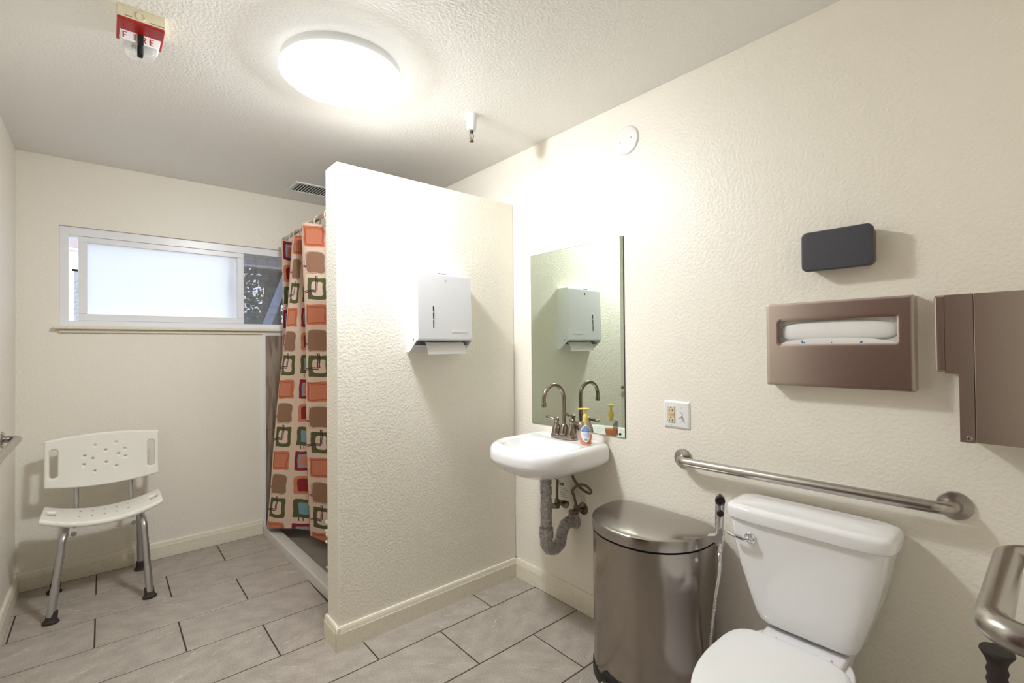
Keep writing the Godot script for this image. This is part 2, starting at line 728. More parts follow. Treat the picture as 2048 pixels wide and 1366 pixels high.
func build_window() -> void:
	O = Vector3.ZERO
	var w := Node3D.new()
	w.name = "window_1"
	add_child(w)
	tag(w, "white sliding window with one frosted sash", "", "", "structure")
	var z := ZB
	frame4(Vector3(-0.193, 1.467, z - 0.105), Vector3(1.62, 2.052, z - 0.018), 0.040, 0.04, 0.034, 0.050, w, ["jamb", "frame_rail"], mats.vinyl)
	# frosted sliding sash
	var s := part(w, "sash_rail", M.new().rbox(Vector3(-0.112, 1.502, z - 0.058), Vector3(0.756, 1.542, z - 0.024), 0.002), mats.vinyl)
	part(w, "sash_rail", M.new().rbox(Vector3(-0.112, 1.968, z - 0.058), Vector3(0.756, 2.001, z - 0.024), 0.002), mats.vinyl)
	part(w, "sash_stile", M.new().rbox(Vector3(-0.112, 1.5425, z - 0.058), Vector3(-0.073, 1.9675, z - 0.024), 0.002), mats.vinyl)
	part(w, "sash_stile", M.new().rbox(Vector3(0.716, 1.5425, z - 0.058), Vector3(0.756, 1.9675, z - 0.024), 0.002), mats.vinyl)
	part(w, "frosted_pane", M.new().rbox(Vector3(-0.073, 1.5425, z - 0.043), Vector3(0.716, 1.9675, z - 0.039), 0.0), mats.frosted, 40.0, "frosted glass pane")
	# fixed sash behind with clear glass
	part(w, "meeting_stile", M.new().rbox(Vector3(0.655, 1.502, z - 0.098), Vector3(0.700, 2.001, z - 0.066), 0.002), mats.vinyl)
	part(w, "clear_pane", M.new().rbox(Vector3(0.700, 1.502, z - 0.084), Vector3(1.579, 2.001, z - 0.080), 0.0), mats.pane, 40.0, "clear glass pane")
	var scr := mk(Color(0.14, 0.14, 0.15, 0.55), 0.7)
	scr.transparency = BaseMaterial3D.TRANSPARENCY_ALPHA
	part(w, "insect_screen", M.new().rbox(Vector3(0.757, 1.502, z - 0.1035), Vector3(1.579, 2.001, z - 0.1025), 0.0), scr, 40.0, "grey insect screen")
	part(w, "latch", M.new().rbox(Vector3(0.662, 1.70, z - 0.066), Vector3(0.684, 1.80, z - 0.060), 0.002), mats.charcoal)
	part(w, "jamb_latch", M.new().rbox(Vector3(-0.140, 1.792, z - 0.034), Vector3(-0.113, 1.806, z - 0.026), 0.002), mats.black)
	# sill board and its apron
	structure("trim_1", M.new().rbox(Vector3(-0.214, 1.449, z - 0.018), Vector3(1.64, 1.468, z + 0.042), 0.005), mats.wall_paint if mats.has("wall_paint") else mats.trim, "painted sill board under the window")
	structure("trim_2", M.new().rbox(Vector3(-0.193, 1.428, z), Vector3(1.62, 1.449, z + 0.016), 0.004), mats.trim, "painted apron strip under the sill")

# ---------------------------------------------------------------- outside the window
func build_outside() -> void:
	var grass := mk(col(96, 104, 70), 0.9)
	relief(grass, noise_tex(31, 0.05, 256, 3), 2.0, 1.0)
	O = Vector3.ZERO
	var gm := structure("ground", M.new().rbox(Vector3(-14, -0.4, -26), Vector3(16, -0.15, ZB - T - 0.02), 0.0), grass, "ground of the yard outside")
	gm.set_meta("kind", "structure")
	# beam of a porch roof outside
	var beam_mat := mk(col(164, 144, 138), 0.7)
	var beam := thing("porch_beam", "pinkish brown porch beam with pale strip outside the window", "beam", Vector3(1.6, 0, -5.4))
	part(beam, "board", M.new().rbox(Vector3(-3.0, 2.185, -5.46), Vector3(4.0, 2.42, -5.40), 0.004), beam_mat)
	part(beam, "strip", M.new().rbox(Vector3(-3.0, 2.16, -5.45), Vector3(4.0, 2.184, -5.395), 0.003), mk(col(206, 194, 188), 0.6))
	for x in [-2.9, 3.9]:
		part(beam, "post", M.new().rbox(Vector3(x - 0.05, -0.15, -5.47), Vector3(x + 0.05, 2.16, -5.39), 0.004), beam_mat)
	# tree
	var bark := mk(col(60, 54, 54), 0.9)
	relief(bark, noise_tex(41, 0.04, 256, 4), 1.2, 2.0)
	var base := Vector3(2.06, -0.15, -8.1)
	var tree := thing("leafy_tree", "dark leafy tree outside beyond the open part of the window", "tree", base)
	part(tree, "trunk", M.new().tube(spline([base, Vector3(2.04, 1.0, -8.1), Vector3(2.0, 1.9, -8.08), Vector3(2.04, 2.6, -8.1), Vector3(2.1, 3.6, -8.15)], 5), [0.17, 0.17, 0.16, 0.16, 0.15, 0.15, 0.15, 0.14, 0.14, 0.14, 0.13, 0.13, 0.12, 0.12, 0.11, 0.11, 0.1, 0.1, 0.09, 0.08, 0.07], 12), bark)
	var rng := RandomNumberGenerator.new()
	rng.seed = 17
	var leaf := M.new()
	var twigs := []
	for k in 34:
		var a := Vector3(2.04, rng.randf_range(1.5, 3.4), -8.1)
		var ang := rng.randf() * TAU
		var ln := rng.randf_range(0.7, 1.75)
		var b := a + Vector3(cos(ang) * ln, rng.randf_range(-0.25, 0.55), sin(ang) * ln)
		twigs.append([a, b])
		part(tree, "branch", M.new().tube([a, (a + b) / 2 + Vector3(0, 0.08, 0), b], [0.035, 0.02, 0.008], 6), bark)
		for q in 215:
			var t := rng.randf_range(0.15, 1.08)
			var p := a.lerp(b, t) + Vector3(rng.randfn(0, 0.17), rng.randfn(0, 0.16), rng.randfn(0, 0.17))
			add_leaf(leaf, p, rng)
	var leaves := mk(col(66, 80, 42), 0.6)
	leaves.cull_mode = BaseMaterial3D.CULL_DISABLED
	leaves.backlight_enabled = true
	leaves.backlight = Color(0.12, 0.15, 0.05)
	var fo := part(tree, "foliage", leaf, leaves, 80.0)
	fo.set_meta("kind", "stuff")
	# ladder leaning outside
	var al := mk(col(176, 178, 196), 0.5, 0.2)
	var foot := Vector3(0.98, -0.15, -5.0)
	var lad := thing("extension_ladder", "aluminium ladder leaning up outside beyond the window", "ladder", foot)
	var up := Vector3(0.38, 1.0, -0.06).normalized()
	var side := Vector3(0.25, 0, -1).normalized()
	var nrm := up.cross(side).normalized()
	for k in 2:
		var a := Vector3(0.565, -0.15, -5.0) + side * 0.40 * k
		var rings := []
		for q in [0.0, 4.2]:
			var c: Vector3 = a + up * q
			rings.append(PackedVector3Array([c + nrm * 0.035 + side * 0.013, c - nrm * 0.035 + side * 0.013, c - nrm * 0.035 - side * 0.013, c + nrm * 0.035 - side * 0.013]))
		part(lad, "rail", M.new().loft(rings), al)
	for k in 13:
		var a := Vector3(0.565, -0.15, -5.0) + up * (0.25 + 0.305 * k)
		part(lad, "rung", M.new().tube([a, a + side * 0.40], 0.016, 10), al)

func weathered_post() -> void:
	var m := mk(col(170, 166, 164), 0.85)
	relief(m, noise_tex(77, 0.05, 256, 4), 0.8, 3.0)
	single("weathered_post", "weathered grey post outside the gap at the window jamb", "post", Vector3(-0.12, -0.15, -4.3), M.new().rbox(Vector3(-0.150, -0.15, -4.36), Vector3(-0.085, 1.86, -4.30), 0.006), m)

func add_leaf(m: M, p: Vector3, rng: RandomNumberGenerator) -> void:
	var d := Vector3(rng.randfn(0, 1), rng.randfn(0, 0.7) - 0.4, rng.randfn(0, 1)).normalized()
	var s := d.cross(Vector3(rng.randfn(0, 1), rng.randfn(0, 1), rng.randfn(0, 1))).normalized()
	var l := rng.randf_range(0.05, 0.09)
	var w := l * 0.36
	var n := d.cross(s) * l * 0.08
	var a := m.add(p); var b := m.add(p + d * l * 0.45 + s * w + n); var c := m.add(p + d * l); var e := m.add(p + d * l * 0.45 - s * w + n)
	m.quad(a, b, c, e)

# ---------------------------------------------------------------- door on the left wall (mirrored in the steel)
func build_door() -> void:
	var wood := mk(col(110, 58, 45), 0.4)
	wood.albedo_texture = noise_tex(51, 0.02, 256, 4, FastNoiseLite.TYPE_SIMPLEX, gradient([[0.0, Color(0.78, 0.76, 0.74)], [1.0, Color(1, 1, 1)]]))
	wood.uv1_triplanar = true
	wood.uv1_world_triplanar = true
	wood.uv1_scale = Vector3(6, 0.6, 6)
	O = Vector3.ZERO
	var d := Node3D.new()
	d.name = "door_1"
	add_child(d)
	tag(d, "reddish brown wooden door in the side wall", "", "", "structure")
	part(d, "leaf", M.new().rbox(Vector3(XL - 0.05, 0.008, -1.262), Vector3(XL - 0.008, 2.03, -0.348), 0.003), wood)
	part(d, "jamb", M.new().rbox(Vector3(XL - T, 0, -1.28), Vector3(XL, 2.03, -1.264), 0.002), wood)
	part(d, "jamb", M.new().rbox(Vector3(XL - T, 0, -0.346), Vector3(XL, 2.03, -0.33), 0.002), wood)
	part(d, "head", M.new().rbox(Vector3(XL - T, 2.033, -1.28), Vector3(XL, 2.05, -0.33), 0.002), wood)
	part(d, "casing", M.new().rbox(Vector3(XL, 0, -1.345), Vector3(XL + 0.016, 2.12, -1.275), 0.003), wood)
	part(d, "casing", M.new().rbox(Vector3(XL, 0, -0.335), Vector3(XL + 0.016, 2.12, -0.265), 0.003), wood)
	part(d, "casing", M.new().rbox(Vector3(XL, 2.045, -1.2745), Vector3(XL + 0.016, 2.12, -0.3355), 0.003), wood)
	var h := part(d, "handle", M.new().tube([Vector3(XL - 0.01, 1.0, -0.42), Vector3(XL + 0.045, 1.0, -0.42), Vector3(XL + 0.055, 1.0, -0.43), Vector3(XL + 0.055, 1.0, -0.53)], 0.009, 12), mats.satin)
	sub(h, "rose", M.new().lathe([Vector2(0.0, 0.0), Vector2(0.03, 0.0), Vector2(0.03, 0.006), Vector2(0.0, 0.008)], Vector3(XL - 0.008, 1.0, -0.42), Vector3.RIGHT, 24), mats.satin)

# ---------------------------------------------------------------- shower
func build_shower() -> void:
	var vinyl := mk(col(168, 152, 134), 0.4)
	vinyl.albedo_texture = noise_tex(61, 0.012, 512, 5, FastNoiseLite.TYPE_SIMPLEX, gradient([[0.2, Color(0.72, 0.70, 0.68)], [0.55, Color(0.95, 0.95, 0.95)], [0.8, Color(1, 1, 1)]]))
	vinyl.uv1_triplanar = true
	vinyl.uv1_world_triplanar = true
	vinyl.uv1_scale = Vector3(3.2, 0.35, 3.2)
	var zb2 := ZP - TP
	O = Vector3.ZERO
	var s := thing("shower_surround", "grey brown wood look shower panels under the window beside the curtain", "shower surround", Vector3(1.3, 0.03, ZB))
	part(s, "panel", M.new().rbox(Vector3(0.886, 0.03, ZB + 0.0005), Vector3(XR - 0.008, 0.735, ZB + 0.006), 0.001), vinyl)
	part(s, "panel", M.new().rbox(Vector3(0.886, 0.737, ZB + 0.0005), Vector3(XR - 0.008, 1.424, ZB + 0.006), 0.001), vinyl)
	part(s, "edge_strip", M.new().rbox(Vector3(0.866, 0.03, ZB + 0.0005), Vector3(0.888, 1.429, ZB + 0.012), 0.003), mats.vinyl)
	part(s, "edge_strip", M.new().rbox(Vector3(0.888, 1.419, ZB + 0.0005), Vector3(XR - 0.009, 1.4285, ZB + 0.011), 0.003), mats.vinyl)
	s = thing("shower_surround", "grey brown wood look shower panels behind the part height wall", "shower surround", Vector3(XR, 0.03, -3.0))
	part(s, "panel", M.new().rbox(Vector3(XR - 0.006, 0.03, ZB + 0.013), Vector3(XR - 0.0005, 0.735, zb2 - 0.001), 0.001), vinyl)
	part(s, "panel", M.new().rbox(Vector3(XR - 0.006, 0.737, ZB + 0.013), Vector3(XR - 0.0005, 1.9, zb2 - 0.001), 0.001), vinyl)
	var acr := mk(col(214, 210, 202), 0.3)
	var panm := mk(col(150, 143, 132), 0.55)
	relief(panm, noise_tex(63, 0.09, 256, 2), 0.05, 3.0)
	var pan := thing("shower_pan", "low shower pan with pale curb at the curtain", "shower pan", Vector3(1.3, 0, -3.0))
	part(pan, "tray", M.new().rbox(Vector3(0.93, 0.0, ZB + 0.014), Vector3(XR - 0.008, 0.018, zb2 - 0.002), 0.003), panm)
	# curb, slightly skewed in plan as it stands
	var rings := []
	for q in [[ZB + 0.013, 0.866], [zb2 - 0.001, 0.905]]:
		var x: float = q[1]
		var z: float = q[0]
		rings.append(PackedVector3Array([Vector3(x - 0.004, 0, z), Vector3(x, 0.046, z), Vector3(x + 0.008, 0.054, z), Vector3(x + 0.066, 0.054, z), Vector3(x + 0.073, 0.048, z), Vector3(x + 0.075, 0.0, z)]))
	part(pan, "curb", M.new().loft(rings), acr, 50.0)
	part(pan, "drain", M.new().lathe([Vector2(0, 0), Vector2(0.05, 0), Vector2(0.05, 0.002), Vector2(0, 0.003)], Vector3(1.38, 0.018, -3.0), Vector3.UP, 24), mats.chrome)
	var rod := thing("curtain_rod", "brushed metal shower curtain rod", "curtain rod", Vector3(1.02, 2.135, -3.0))
	part(rod, "bar", M.new().tube([Vector3(1.02, 2.135, ZB + 0.002), Vector3(1.02, 2.135, zb2 - 0.002)], 0.0125, 18), mats.satin)
	for z in [ZB, zb2]:
		var dirz := 1.0 if z == ZB else -1.0
		part(rod, "flange", M.new().lathe([Vector2(0, 0.0), Vector2(0.017, 0.0), Vector2(0.017, 0.008), Vector2(0.015, 0.022), Vector2(0.0127, 0.024)], Vector3(1.02, 2.135, z), Vector3(0, 0, dirz), 24), mats.satin)

func curtain_image() -> ImageTexture:
	var c := 128
	var w := c * 2
	var h := c * 3
	var im := Image.create(w, h, false, Image.FORMAT_RGB8)
	var bg := col(226, 200, 178)
	im.fill(bg)
	var orange := col(206, 128, 94)
	var rust := col(176, 66, 44)
	var brown := col(150, 112, 86)
	var green := col(88, 90, 50)
	var red := col(142, 28, 36)
	var blue := col(140, 158, 172)
	var sky := col(122, 160, 172)
	var plum := col(74, 36, 56)
	var grey := col(150, 146, 130)
	for y in h:
		for x in w:
			var cx := x / c
			var cy := y / c
			var p := Vector2(x - cx * c, y - cy * c) - Vector2(c, c) / 2
			# hand drawn wobble
			p = p * 1.09 + Vector2(sin(p.y * 0.09 + cx * 2.0 + cy), sin(p.x * 0.08 + cy * 1.7)) * 1.6
			var o := bg
			if cx == 0:
				if cy == 0:
					var d := rounded(p, Vector2.ZERO, Vector2(56, 55), 8)
					if d > 0: o = orange
					for q in [[9.0, 0.0], [14.0, 1.2]]:
						var e := rounded(p + Vector2(q[1], -q[1]), Vector2.ZERO, Vector2(56 - q[0], 55 - q[0]), 8)
						if absf(e) < 1.3: o = rust
				elif cy == 1:
					var d := rounded(p, Vector2(2, 0), Vector2(48, 55), 20)
					if d > 0: o = brown
					var e := rounded(p, Vector2(-1, 1), Vector2(52, 58), 22)
					if absf(e) < 1.5: o = grey
					if p.x < -46 and (absf(p.y - 16) < 2.0 or absf(p.y - 22) < 2.0): o = plum
				else:
					var d := rounded(p, Vector2(6, 0), Vector2(48, 58), 9)
					var e := rounded(p, Vector2(9, 0), Vector2(28, 38), 14)
					if d > 0 and e < 0: o = green
					if p.x < 6 and (absf(p.y - 8 - p.x * -0.06) < 2.4 or absf(p.y - 16 - p.x * -0.06) < 2.4): o = plum
					if p.y < 8 and (absf(p.x - 4) < 2.2 or absf(p.x - 11) < 2.2): o = plum
			else:
				if cy == 0:
					if rounded(p, Vector2.ZERO, Vector2(54, 56), 7) > 0: o = red
					if rounded(p, Vector2.ZERO, Vector2(38, 39), 6) > 0: o = blue
					if rounded(p, Vector2.ZERO, Vector2(25, 26), 7) > 0: o = orange
				elif cy == 1:
					if rounded(p, Vector2(0, 0), Vector2(52, 52), 16) > 0: o = orange
					if rounded(p, Vector2(3, 0), Vector2(37, 37), 12) > 0: o = red
				else:
					var d := rounded(p, Vector2(0, -4), Vector2(50, 54), 9)
					var e := rounded(p, Vector2(2, -4), Vector2(28, 34), 8)
					if d > 0: o = green
					if e > 0: o = sky
					if p.y > 48 and (absf(p.x + 24) < 2.2 or absf(p.x + 4) < 2.2): o = plum
			im.set_pixel(x, y, o)
	return ImageTexture.create_from_image(im)

func build_curtain() -> void:
	var cl := mk(Color(1, 1, 1), 0.8)
	cl.albedo_texture = curtain_image()
	cl.cull_mode = BaseMaterial3D.CULL_DISABLED
	cl.backlight_enabled = true
	cl.backlight = Color(0.25, 0.25, 0.25)
	var top := [Vector3(0.955, 0, -3.600), Vector3(1.05, 0, -3.61), Vector3(0.972, 0, -3.365), Vector3(1.085, 0, -3.36), Vector3(0.940, 0, -3.085), Vector3(1.062, 0, -3.02), Vector3(1.035, 0, -2.87), Vector3(1.10, 0, -2.75), Vector3(1.03, 0, -2.62)]
	var bot := [Vector3(1.0, 0, -3.725), Vector3(1.10, 0, -3.66), Vector3(0.855, 0, -3.630), Vector3(1.058, 0, -3.33), Vector3(1.022, 0, -3.225), Vector3(1.105, 0, -3.06), Vector3(1.07, 0, -2.92), Vector3(1.14, 0, -2.80), Vector3(1.08, 0, -2.66)]
	# printed columns at the folds, as the photo shows them
	var cols := [-0.95, -0.3, 0.02, 1.85, 4.02, 4.95, 5.9, 6.9, 7.9]
	var a := spline(top, 12)
	var b := spline(bot, 12)
	var n := a.size()
	var rows := 60
	var m := M.new()
	var tops := [2.100, 2.088, 2.086, 2.086, 2.107, 2.100, 2.095, 2.1, 2.1]
	for j in rows + 1:
		var t := float(j) / rows
		for i in n:
			var p: Vector3 = a[i].lerp(b[i], t)
			var hem := 0.088 - 0.010 * sin(i * 0.35)
			var k := mini(i / 12, 7)
			var y1 := lerpf(tops[k], tops[k + 1], (i - k * 12) / 12.0)
			p.y = lerpf(y1, hem, t)
			p.x += 0.005 * sin(t * 9.0 + i * 0.5)
			var u := lerpf(cols[k], cols[k + 1], (i - k * 12) / 12.0)
			m.add(p, Vector2(u / 2.0, (2.107 - p.y) / 0.489))
	for j in rows:
		for i in n - 1:
			var q := j * n + i
			m.quad(q, q + 1, q + n + 1, q + n)
	single("shower_curtain", "cream shower curtain printed with orange, brown, green and red squares", "shower curtain", Vector3(1.0, 0.08, -3.2), m, cl, 80.0)
	# rings
	var ring_mat := mk(col(228, 218, 190), 0.4)
	var proto: MeshInstance3D
	for z in [-3.56, -3.47, -3.33, -3.20, -3.05, -2.86, -2.74]:
		var c := Vector3(1.02, 2.122, z)
		if proto == null:
			var path := []
			for i in 25:
				var g := TAU * i / 24.0
				path.append(c + Vector3(cos(g) * 0.022, sin(g) * 0.030, sin(g) * 0.006))
			proto = single("curtain_ring", "cream plastic ring on the shower curtain rod", "curtain ring", c, M.new().tube(path, 0.0035, 8, false), ring_mat, 60.0, "curtain rings on the rod")
		else:
			var d := proto.duplicate()
			d.name = numbered("curtain_ring")
			add_child(d)
			d.position = c
			d.rotation.y = sin(z * 20.0) * 0.35

# ---------------------------------------------------------------- shower chair
func build_chair() -> void:
	var base := Vector3(0.0, 0, -3.42)
	var ch := thing("shower_chair", "white plastic shower chair with grey metal legs by the back wall", "chair", base)
	var cx := 0.005
	# seat: saddle, ends raised, holes for hands at the ends
	var seat_sd := func(p: Vector2) -> float:
		var w := 0.150 - 0.016 * pow(absf(p.x) / 0.25, 2.0)
		var d := minf(rounded(p, Vector2(0, 0), Vector2(0.25, 0.152), 0.03), w - absf(p.y))
		for sx in [-1.0, 1.0]:
			d = minf(d, -rounded(p, Vector2(0.212 * sx, 0.0), Vector2(0.016, 0.038), 0.005))
		return d
	var seat_to := func(p: Vector2, h: float) -> Vector3:
		var k := p.x / 0.25
		return Vector3(cx + p.x, 0.4225 + 0.052 * k * k + h + 0.004 * cos(p.y * 10.0), -3.448 - p.y)
	var st := part(ch, "seat", M.new().plate(Vector2(-0.25, -0.152), Vector2(0.25, 0.152), 0.0035, seat_sd, 0.028, 0.011, seat_to), mats.plastic, 60.0)
	# drain dimples on the seat
	for x in [-0.10, -0.05, 0.0, 0.05, 0.10]:
		for z in [-0.05, 0.05]:
			var k: float = x / 0.25
			sub(st, "drain_hole", M.new().lathe([Vector2(0, 0), Vector2(0.005, 0), Vector2(0.005, 0.0008), Vector2(0, 0.0009)], Vector3(cx + x, 0.4405 + 0.052 * k * k, -3.448 - z), Vector3.UP, 10), mk(col(150, 144, 126), 0.7))
	# backrest: arched plate with two hand slots and drain holes
	var holes := [Vector2(-0.03, 0.088), Vector2(0.062, 0.094), Vector2(0.016, 0.056), Vector2(0.102, 0.053), Vector2(-0.075, 0.035), Vector2(0.072, 0.028), Vector2(-0.04, 0.016), Vector2(0.104, 0.008), Vector2(-0.076, -0.012), Vector2(0.018, -0.014), Vector2(0.063, -0.042), Vector2(-0.03, -0.056)]
	var back_sd := func(p: Vector2) -> float:
		var k := 1.0 - pow(p.x / 0.25, 2.0)
		var top := 0.128 + 0.018 * k - p.y
		var bot := p.y + 0.124 + 0.028 * k
		var d := minf(minf(top, bot), 0.25 - absf(p.x))
		d = minf(d, rounded(p, Vector2(0, -0.003), Vector2(0.25, 0.150), 0.045) + 0.004)
		for sx in [-1.0, 1.0]:
			d = minf(d, -rounded(p, Vector2(0.212 * sx, 0.0), Vector2(0.0155, 0.077), 0.0155))
		for q in holes:
			d = minf(d, p.distance_to(q - Vector2(0.012, 0.012)) - 0.0045)
		return d
	var back_to := func(p: Vector2, h: float) -> Vector3:
		var k := p.x / 0.25
		return Vector3(cx + p.x, 0.706 + p.y, -3.618 + 0.022 * k * k - 0.10 * p.y * 0.6 + h)
	part(ch, "backrest", M.new().plate(Vector2(-0.25, -0.16), Vector2(0.25, 0.16), 0.003, back_sd, 0.024, 0.010, back_to), mats.plastic, 60.0)
	var al: Material = mats.aluminium
	var r := 0.0158
	# legs: [top, foot]
	var tops := [Vector3(-0.150, 0.395, -3.335), Vector3(0.164, 0.395, -3.335), Vector3(-0.150, 0.395, -3.535), Vector3(0.160, 0.395, -3.545)]
	var feet := [Vector3(-0.196, 0, -3.232), Vector3(0.187, 0, -3.212), Vector3(-0.206, 0, -3.626), Vector3(0.170, 0, -3.655)]
	for k in 4:
		var f: Vector3 = feet[k]
		var tp: Vector3 = tops[k]
		var sgn := 1.0 if k < 2 else -1.0
		var dirv := (f - (tp + Vector3(0, -0.02, 0.04 * sgn))).normalized()
		var knee := Vector3(tp.x + (f.x - tp.x) * 0.12, 0.372, tp.z + 0.052 * sgn)
		var low := f + Vector3(0, 0.03, 0)
		var path := [tp, tp + Vector3(0, 0.0, 0.018 * sgn)] + spline([tp + Vector3(0, -0.002, 0.03 * sgn), knee, knee.lerp(low, 0.12)], 5) + [low]
		var leg := part(ch, "leg", M.new().tube(path, r, 16), al, 50.0)
		var m1 := knee.lerp(low, 0.62)
		sub(leg, "lower_tube", M.new().tube([m1, m1.lerp(low, 0.04), low], [0.0160, 0.0176, 0.0176], 16), al)
		for q in 5:
			var c := knee.lerp(low, 0.22 + q * 0.085)
			sub(leg, "height_hole", M.new().lathe([Vector2(0, 0), Vector2(0.0035, 0), Vector2(0.0035, 0.001), Vector2(0, 0.0012)], c + Vector3(0.0154, 0, 0), Vector3.RIGHT, 10), mats.dark)
		part(ch, "rubber_foot", M.new().lathe([Vector2(0, 0), Vector2(0.032, 0), Vector2(0.033, 0.006), Vector2(0.028, 0.012), Vector2(0.0225, 0.019), Vector2(0.0212, 0.054), Vector2(0.0178, 0.056)], f, (low - f).lerp(-dirv, 0.35), 20), mats.rubber)
	for x in [-0.150, 0.162]:
		part(ch, "side_tube", M.new().tube([Vector3(x, 0.395, -3.335), Vector3(x, 0.395, -3.54)], r * 0.98, 14), al)
	for x in [-0.116, 0.124]:
		var path := [Vector3(x, 0.392, -3.44), Vector3(x, 0.392, -3.56)] + spline([Vector3(x, 0.396, -3.59), Vector3(x, 0.43, -3.622), Vector3(x, 0.50, -3.632)], 5) + [Vector3(x, 0.76, -3.640)]
		part(ch, "back_post", M.new().tube(path, 0.0115, 14), al)
		part(ch, "knob", M.new().lathe([Vector2(0, 0), Vector2(0.012, 0), Vector2(0.012, 0.006), Vector2(0, 0.007)], Vector3(x - 0.0, 0.385, -3.325), Vector3(0, -0.3, 1), 14), mk(col(150, 146, 138), 0.5))

# ---------------------------------------------------------------- grab bars
func grab_bar(nm: String, label: String, a: Vector3, b: Vector3, out: Vector3, r: float, fl: float) -> void:
	# a, b: flange centres on the wall; the bar runs parallel to the wall at 57 mm
	var along := (b - a).normalized()
	var g := thing(nm, label, "grab bar", (a + b) / 2)
	var d := 0.057
	var br := 0.045
	var pa := a + out * d
	var pb := b + out * d
	var path := [a, a + out * (d - br)] + arc(pa - out * br + along * br, a + out * (d - br), pa + along * br, 8).slice(1) + arc(pb - out * br - along * br, pb - along * br, b + out * (d - br), 8) + [b]
	part(g, "bar", M.new().tube(path, r, 24), mats.steel, 60.0)
	for p in [a, b]:
		part(g, "flange", M.new().lathe([Vector2(0, 0), Vector2(fl, 0), Vector2(fl, 0.004), Vector2(fl * 0.93, 0.008), Vector2(r + 0.004, 0.011), Vector2(r, 0.012)], p, out, 36), mats.steel, 30.0)

func build_left_rail() -> void:
	grab_bar("grab_bar", "steel grab bar on the wall beside the shower chair", Vector3(XL, 0.905, -3.29), Vector3(XL, 0.905, -2.38), Vector3.RIGHT, 0.0165, 0.038)

# ---------------------------------------------------------------- ceiling fittings
func build_ceiling_things() -> void:
	ceiling_lamp(Vector3(0.722, HC, -1.853), "round white glowing flush dome light on the ceiling beside the shower wall")
	var c: Vector3
	# sprinkler
	c = Vector3(1.349, HC, -1.851)
	var sp := thing("fire_sprinkler", "white fire sprinkler with bronze head on the ceiling", "sprinkler", c)
	part(sp, "cup", M.new().lathe([Vector2(0, 0), Vector2(0.036, 0), Vector2(0.034, 0.006), Vector2(0.029, 0.02), Vector2(0.024, 0.036), Vector2(0.0235, 0.06), Vector2(0.019, 0.072), Vector2(0.0, 0.072)], c, Vector3.DOWN, 32), mats.white_paint)
	var bronze := mk(col(96, 82, 62), 0.35, 1.0)
	var fr := part(sp, "frame", M.new().lathe([Vector2(0, 0.070), Vector2(0.0085, 0.070), Vector2(0.0085, 0.082), Vector2(0, 0.082)], c, Vector3.DOWN, 12), bronze)
	for s in [-1.0, 1.0]:
		sub(fr, "arm", M.new().tube(spline([c + Vector3(0.007 * s, -0.080, 0), c + Vector3(0.011 * s, -0.098, 0), c + Vector3(0.003 * s, -0.122, 0)], 5), 0.0022, 8), bronze)
	sub(fr, "bulb", M.new().lathe([Vector2(0, 0.082), Vector2(0.002, 0.086), Vector2(0.0025, 0.1), Vector2(0.002, 0.112), Vector2(0, 0.118)], c, Vector3.DOWN, 10), mk(col(196, 190, 176), 0.2))
	part(sp, "deflector", M.new().lathe([Vector2(0, 0.122), Vector2(0.011, 0.1235), Vector2(0.011, 0.1255), Vector2(0, 0.127)], c, Vector3.DOWN, 16), bronze)
	# exhaust grille
	c = Vector3(1.13, HC, -3.425)
	var v := thing("ceiling_vent", "small white slotted vent grille on the ceiling above the shower", "vent", c)
	part(v, "frame", M.new().rbox(Vector3(0.975, HC - 0.008, -3.335), Vector3(1.33, HC, -3.318), 0.002), mats.white_paint)
	part(v, "frame", M.new().rbox(Vector3(0.975, HC - 0.008, -3.532), Vector3(1.33, HC, -3.515), 0.002), mats.white_paint)
	part(v, "frame", M.new().rbox(Vector3(0.975, HC - 0.008, -3.5145), Vector3(0.993, HC, -3.3355), 0.002), mats.white_paint)
	part(v, "frame", M.new().rbox(Vector3(1.312, HC - 0.008, -3.5145), Vector3(1.33, HC, -3.3355), 0.002), mats.white_paint)
	part(v, "backing", M.new().rbox(Vector3(0.993, HC - 0.0015, -3.5145), Vector3(1.312, HC, -3.3355), 0.0), mats.dark)
	for k in 17:
		var x := 1.0 + k * 0.0185
		part(v, "slat", M.new().rbox(Vector3(x, HC - 0.0040, -3.5145), Vector3(x + 0.0065, HC - 0.0018, -3.3355), 0.0004, 1), mats.white_paint)
	build_alarm()

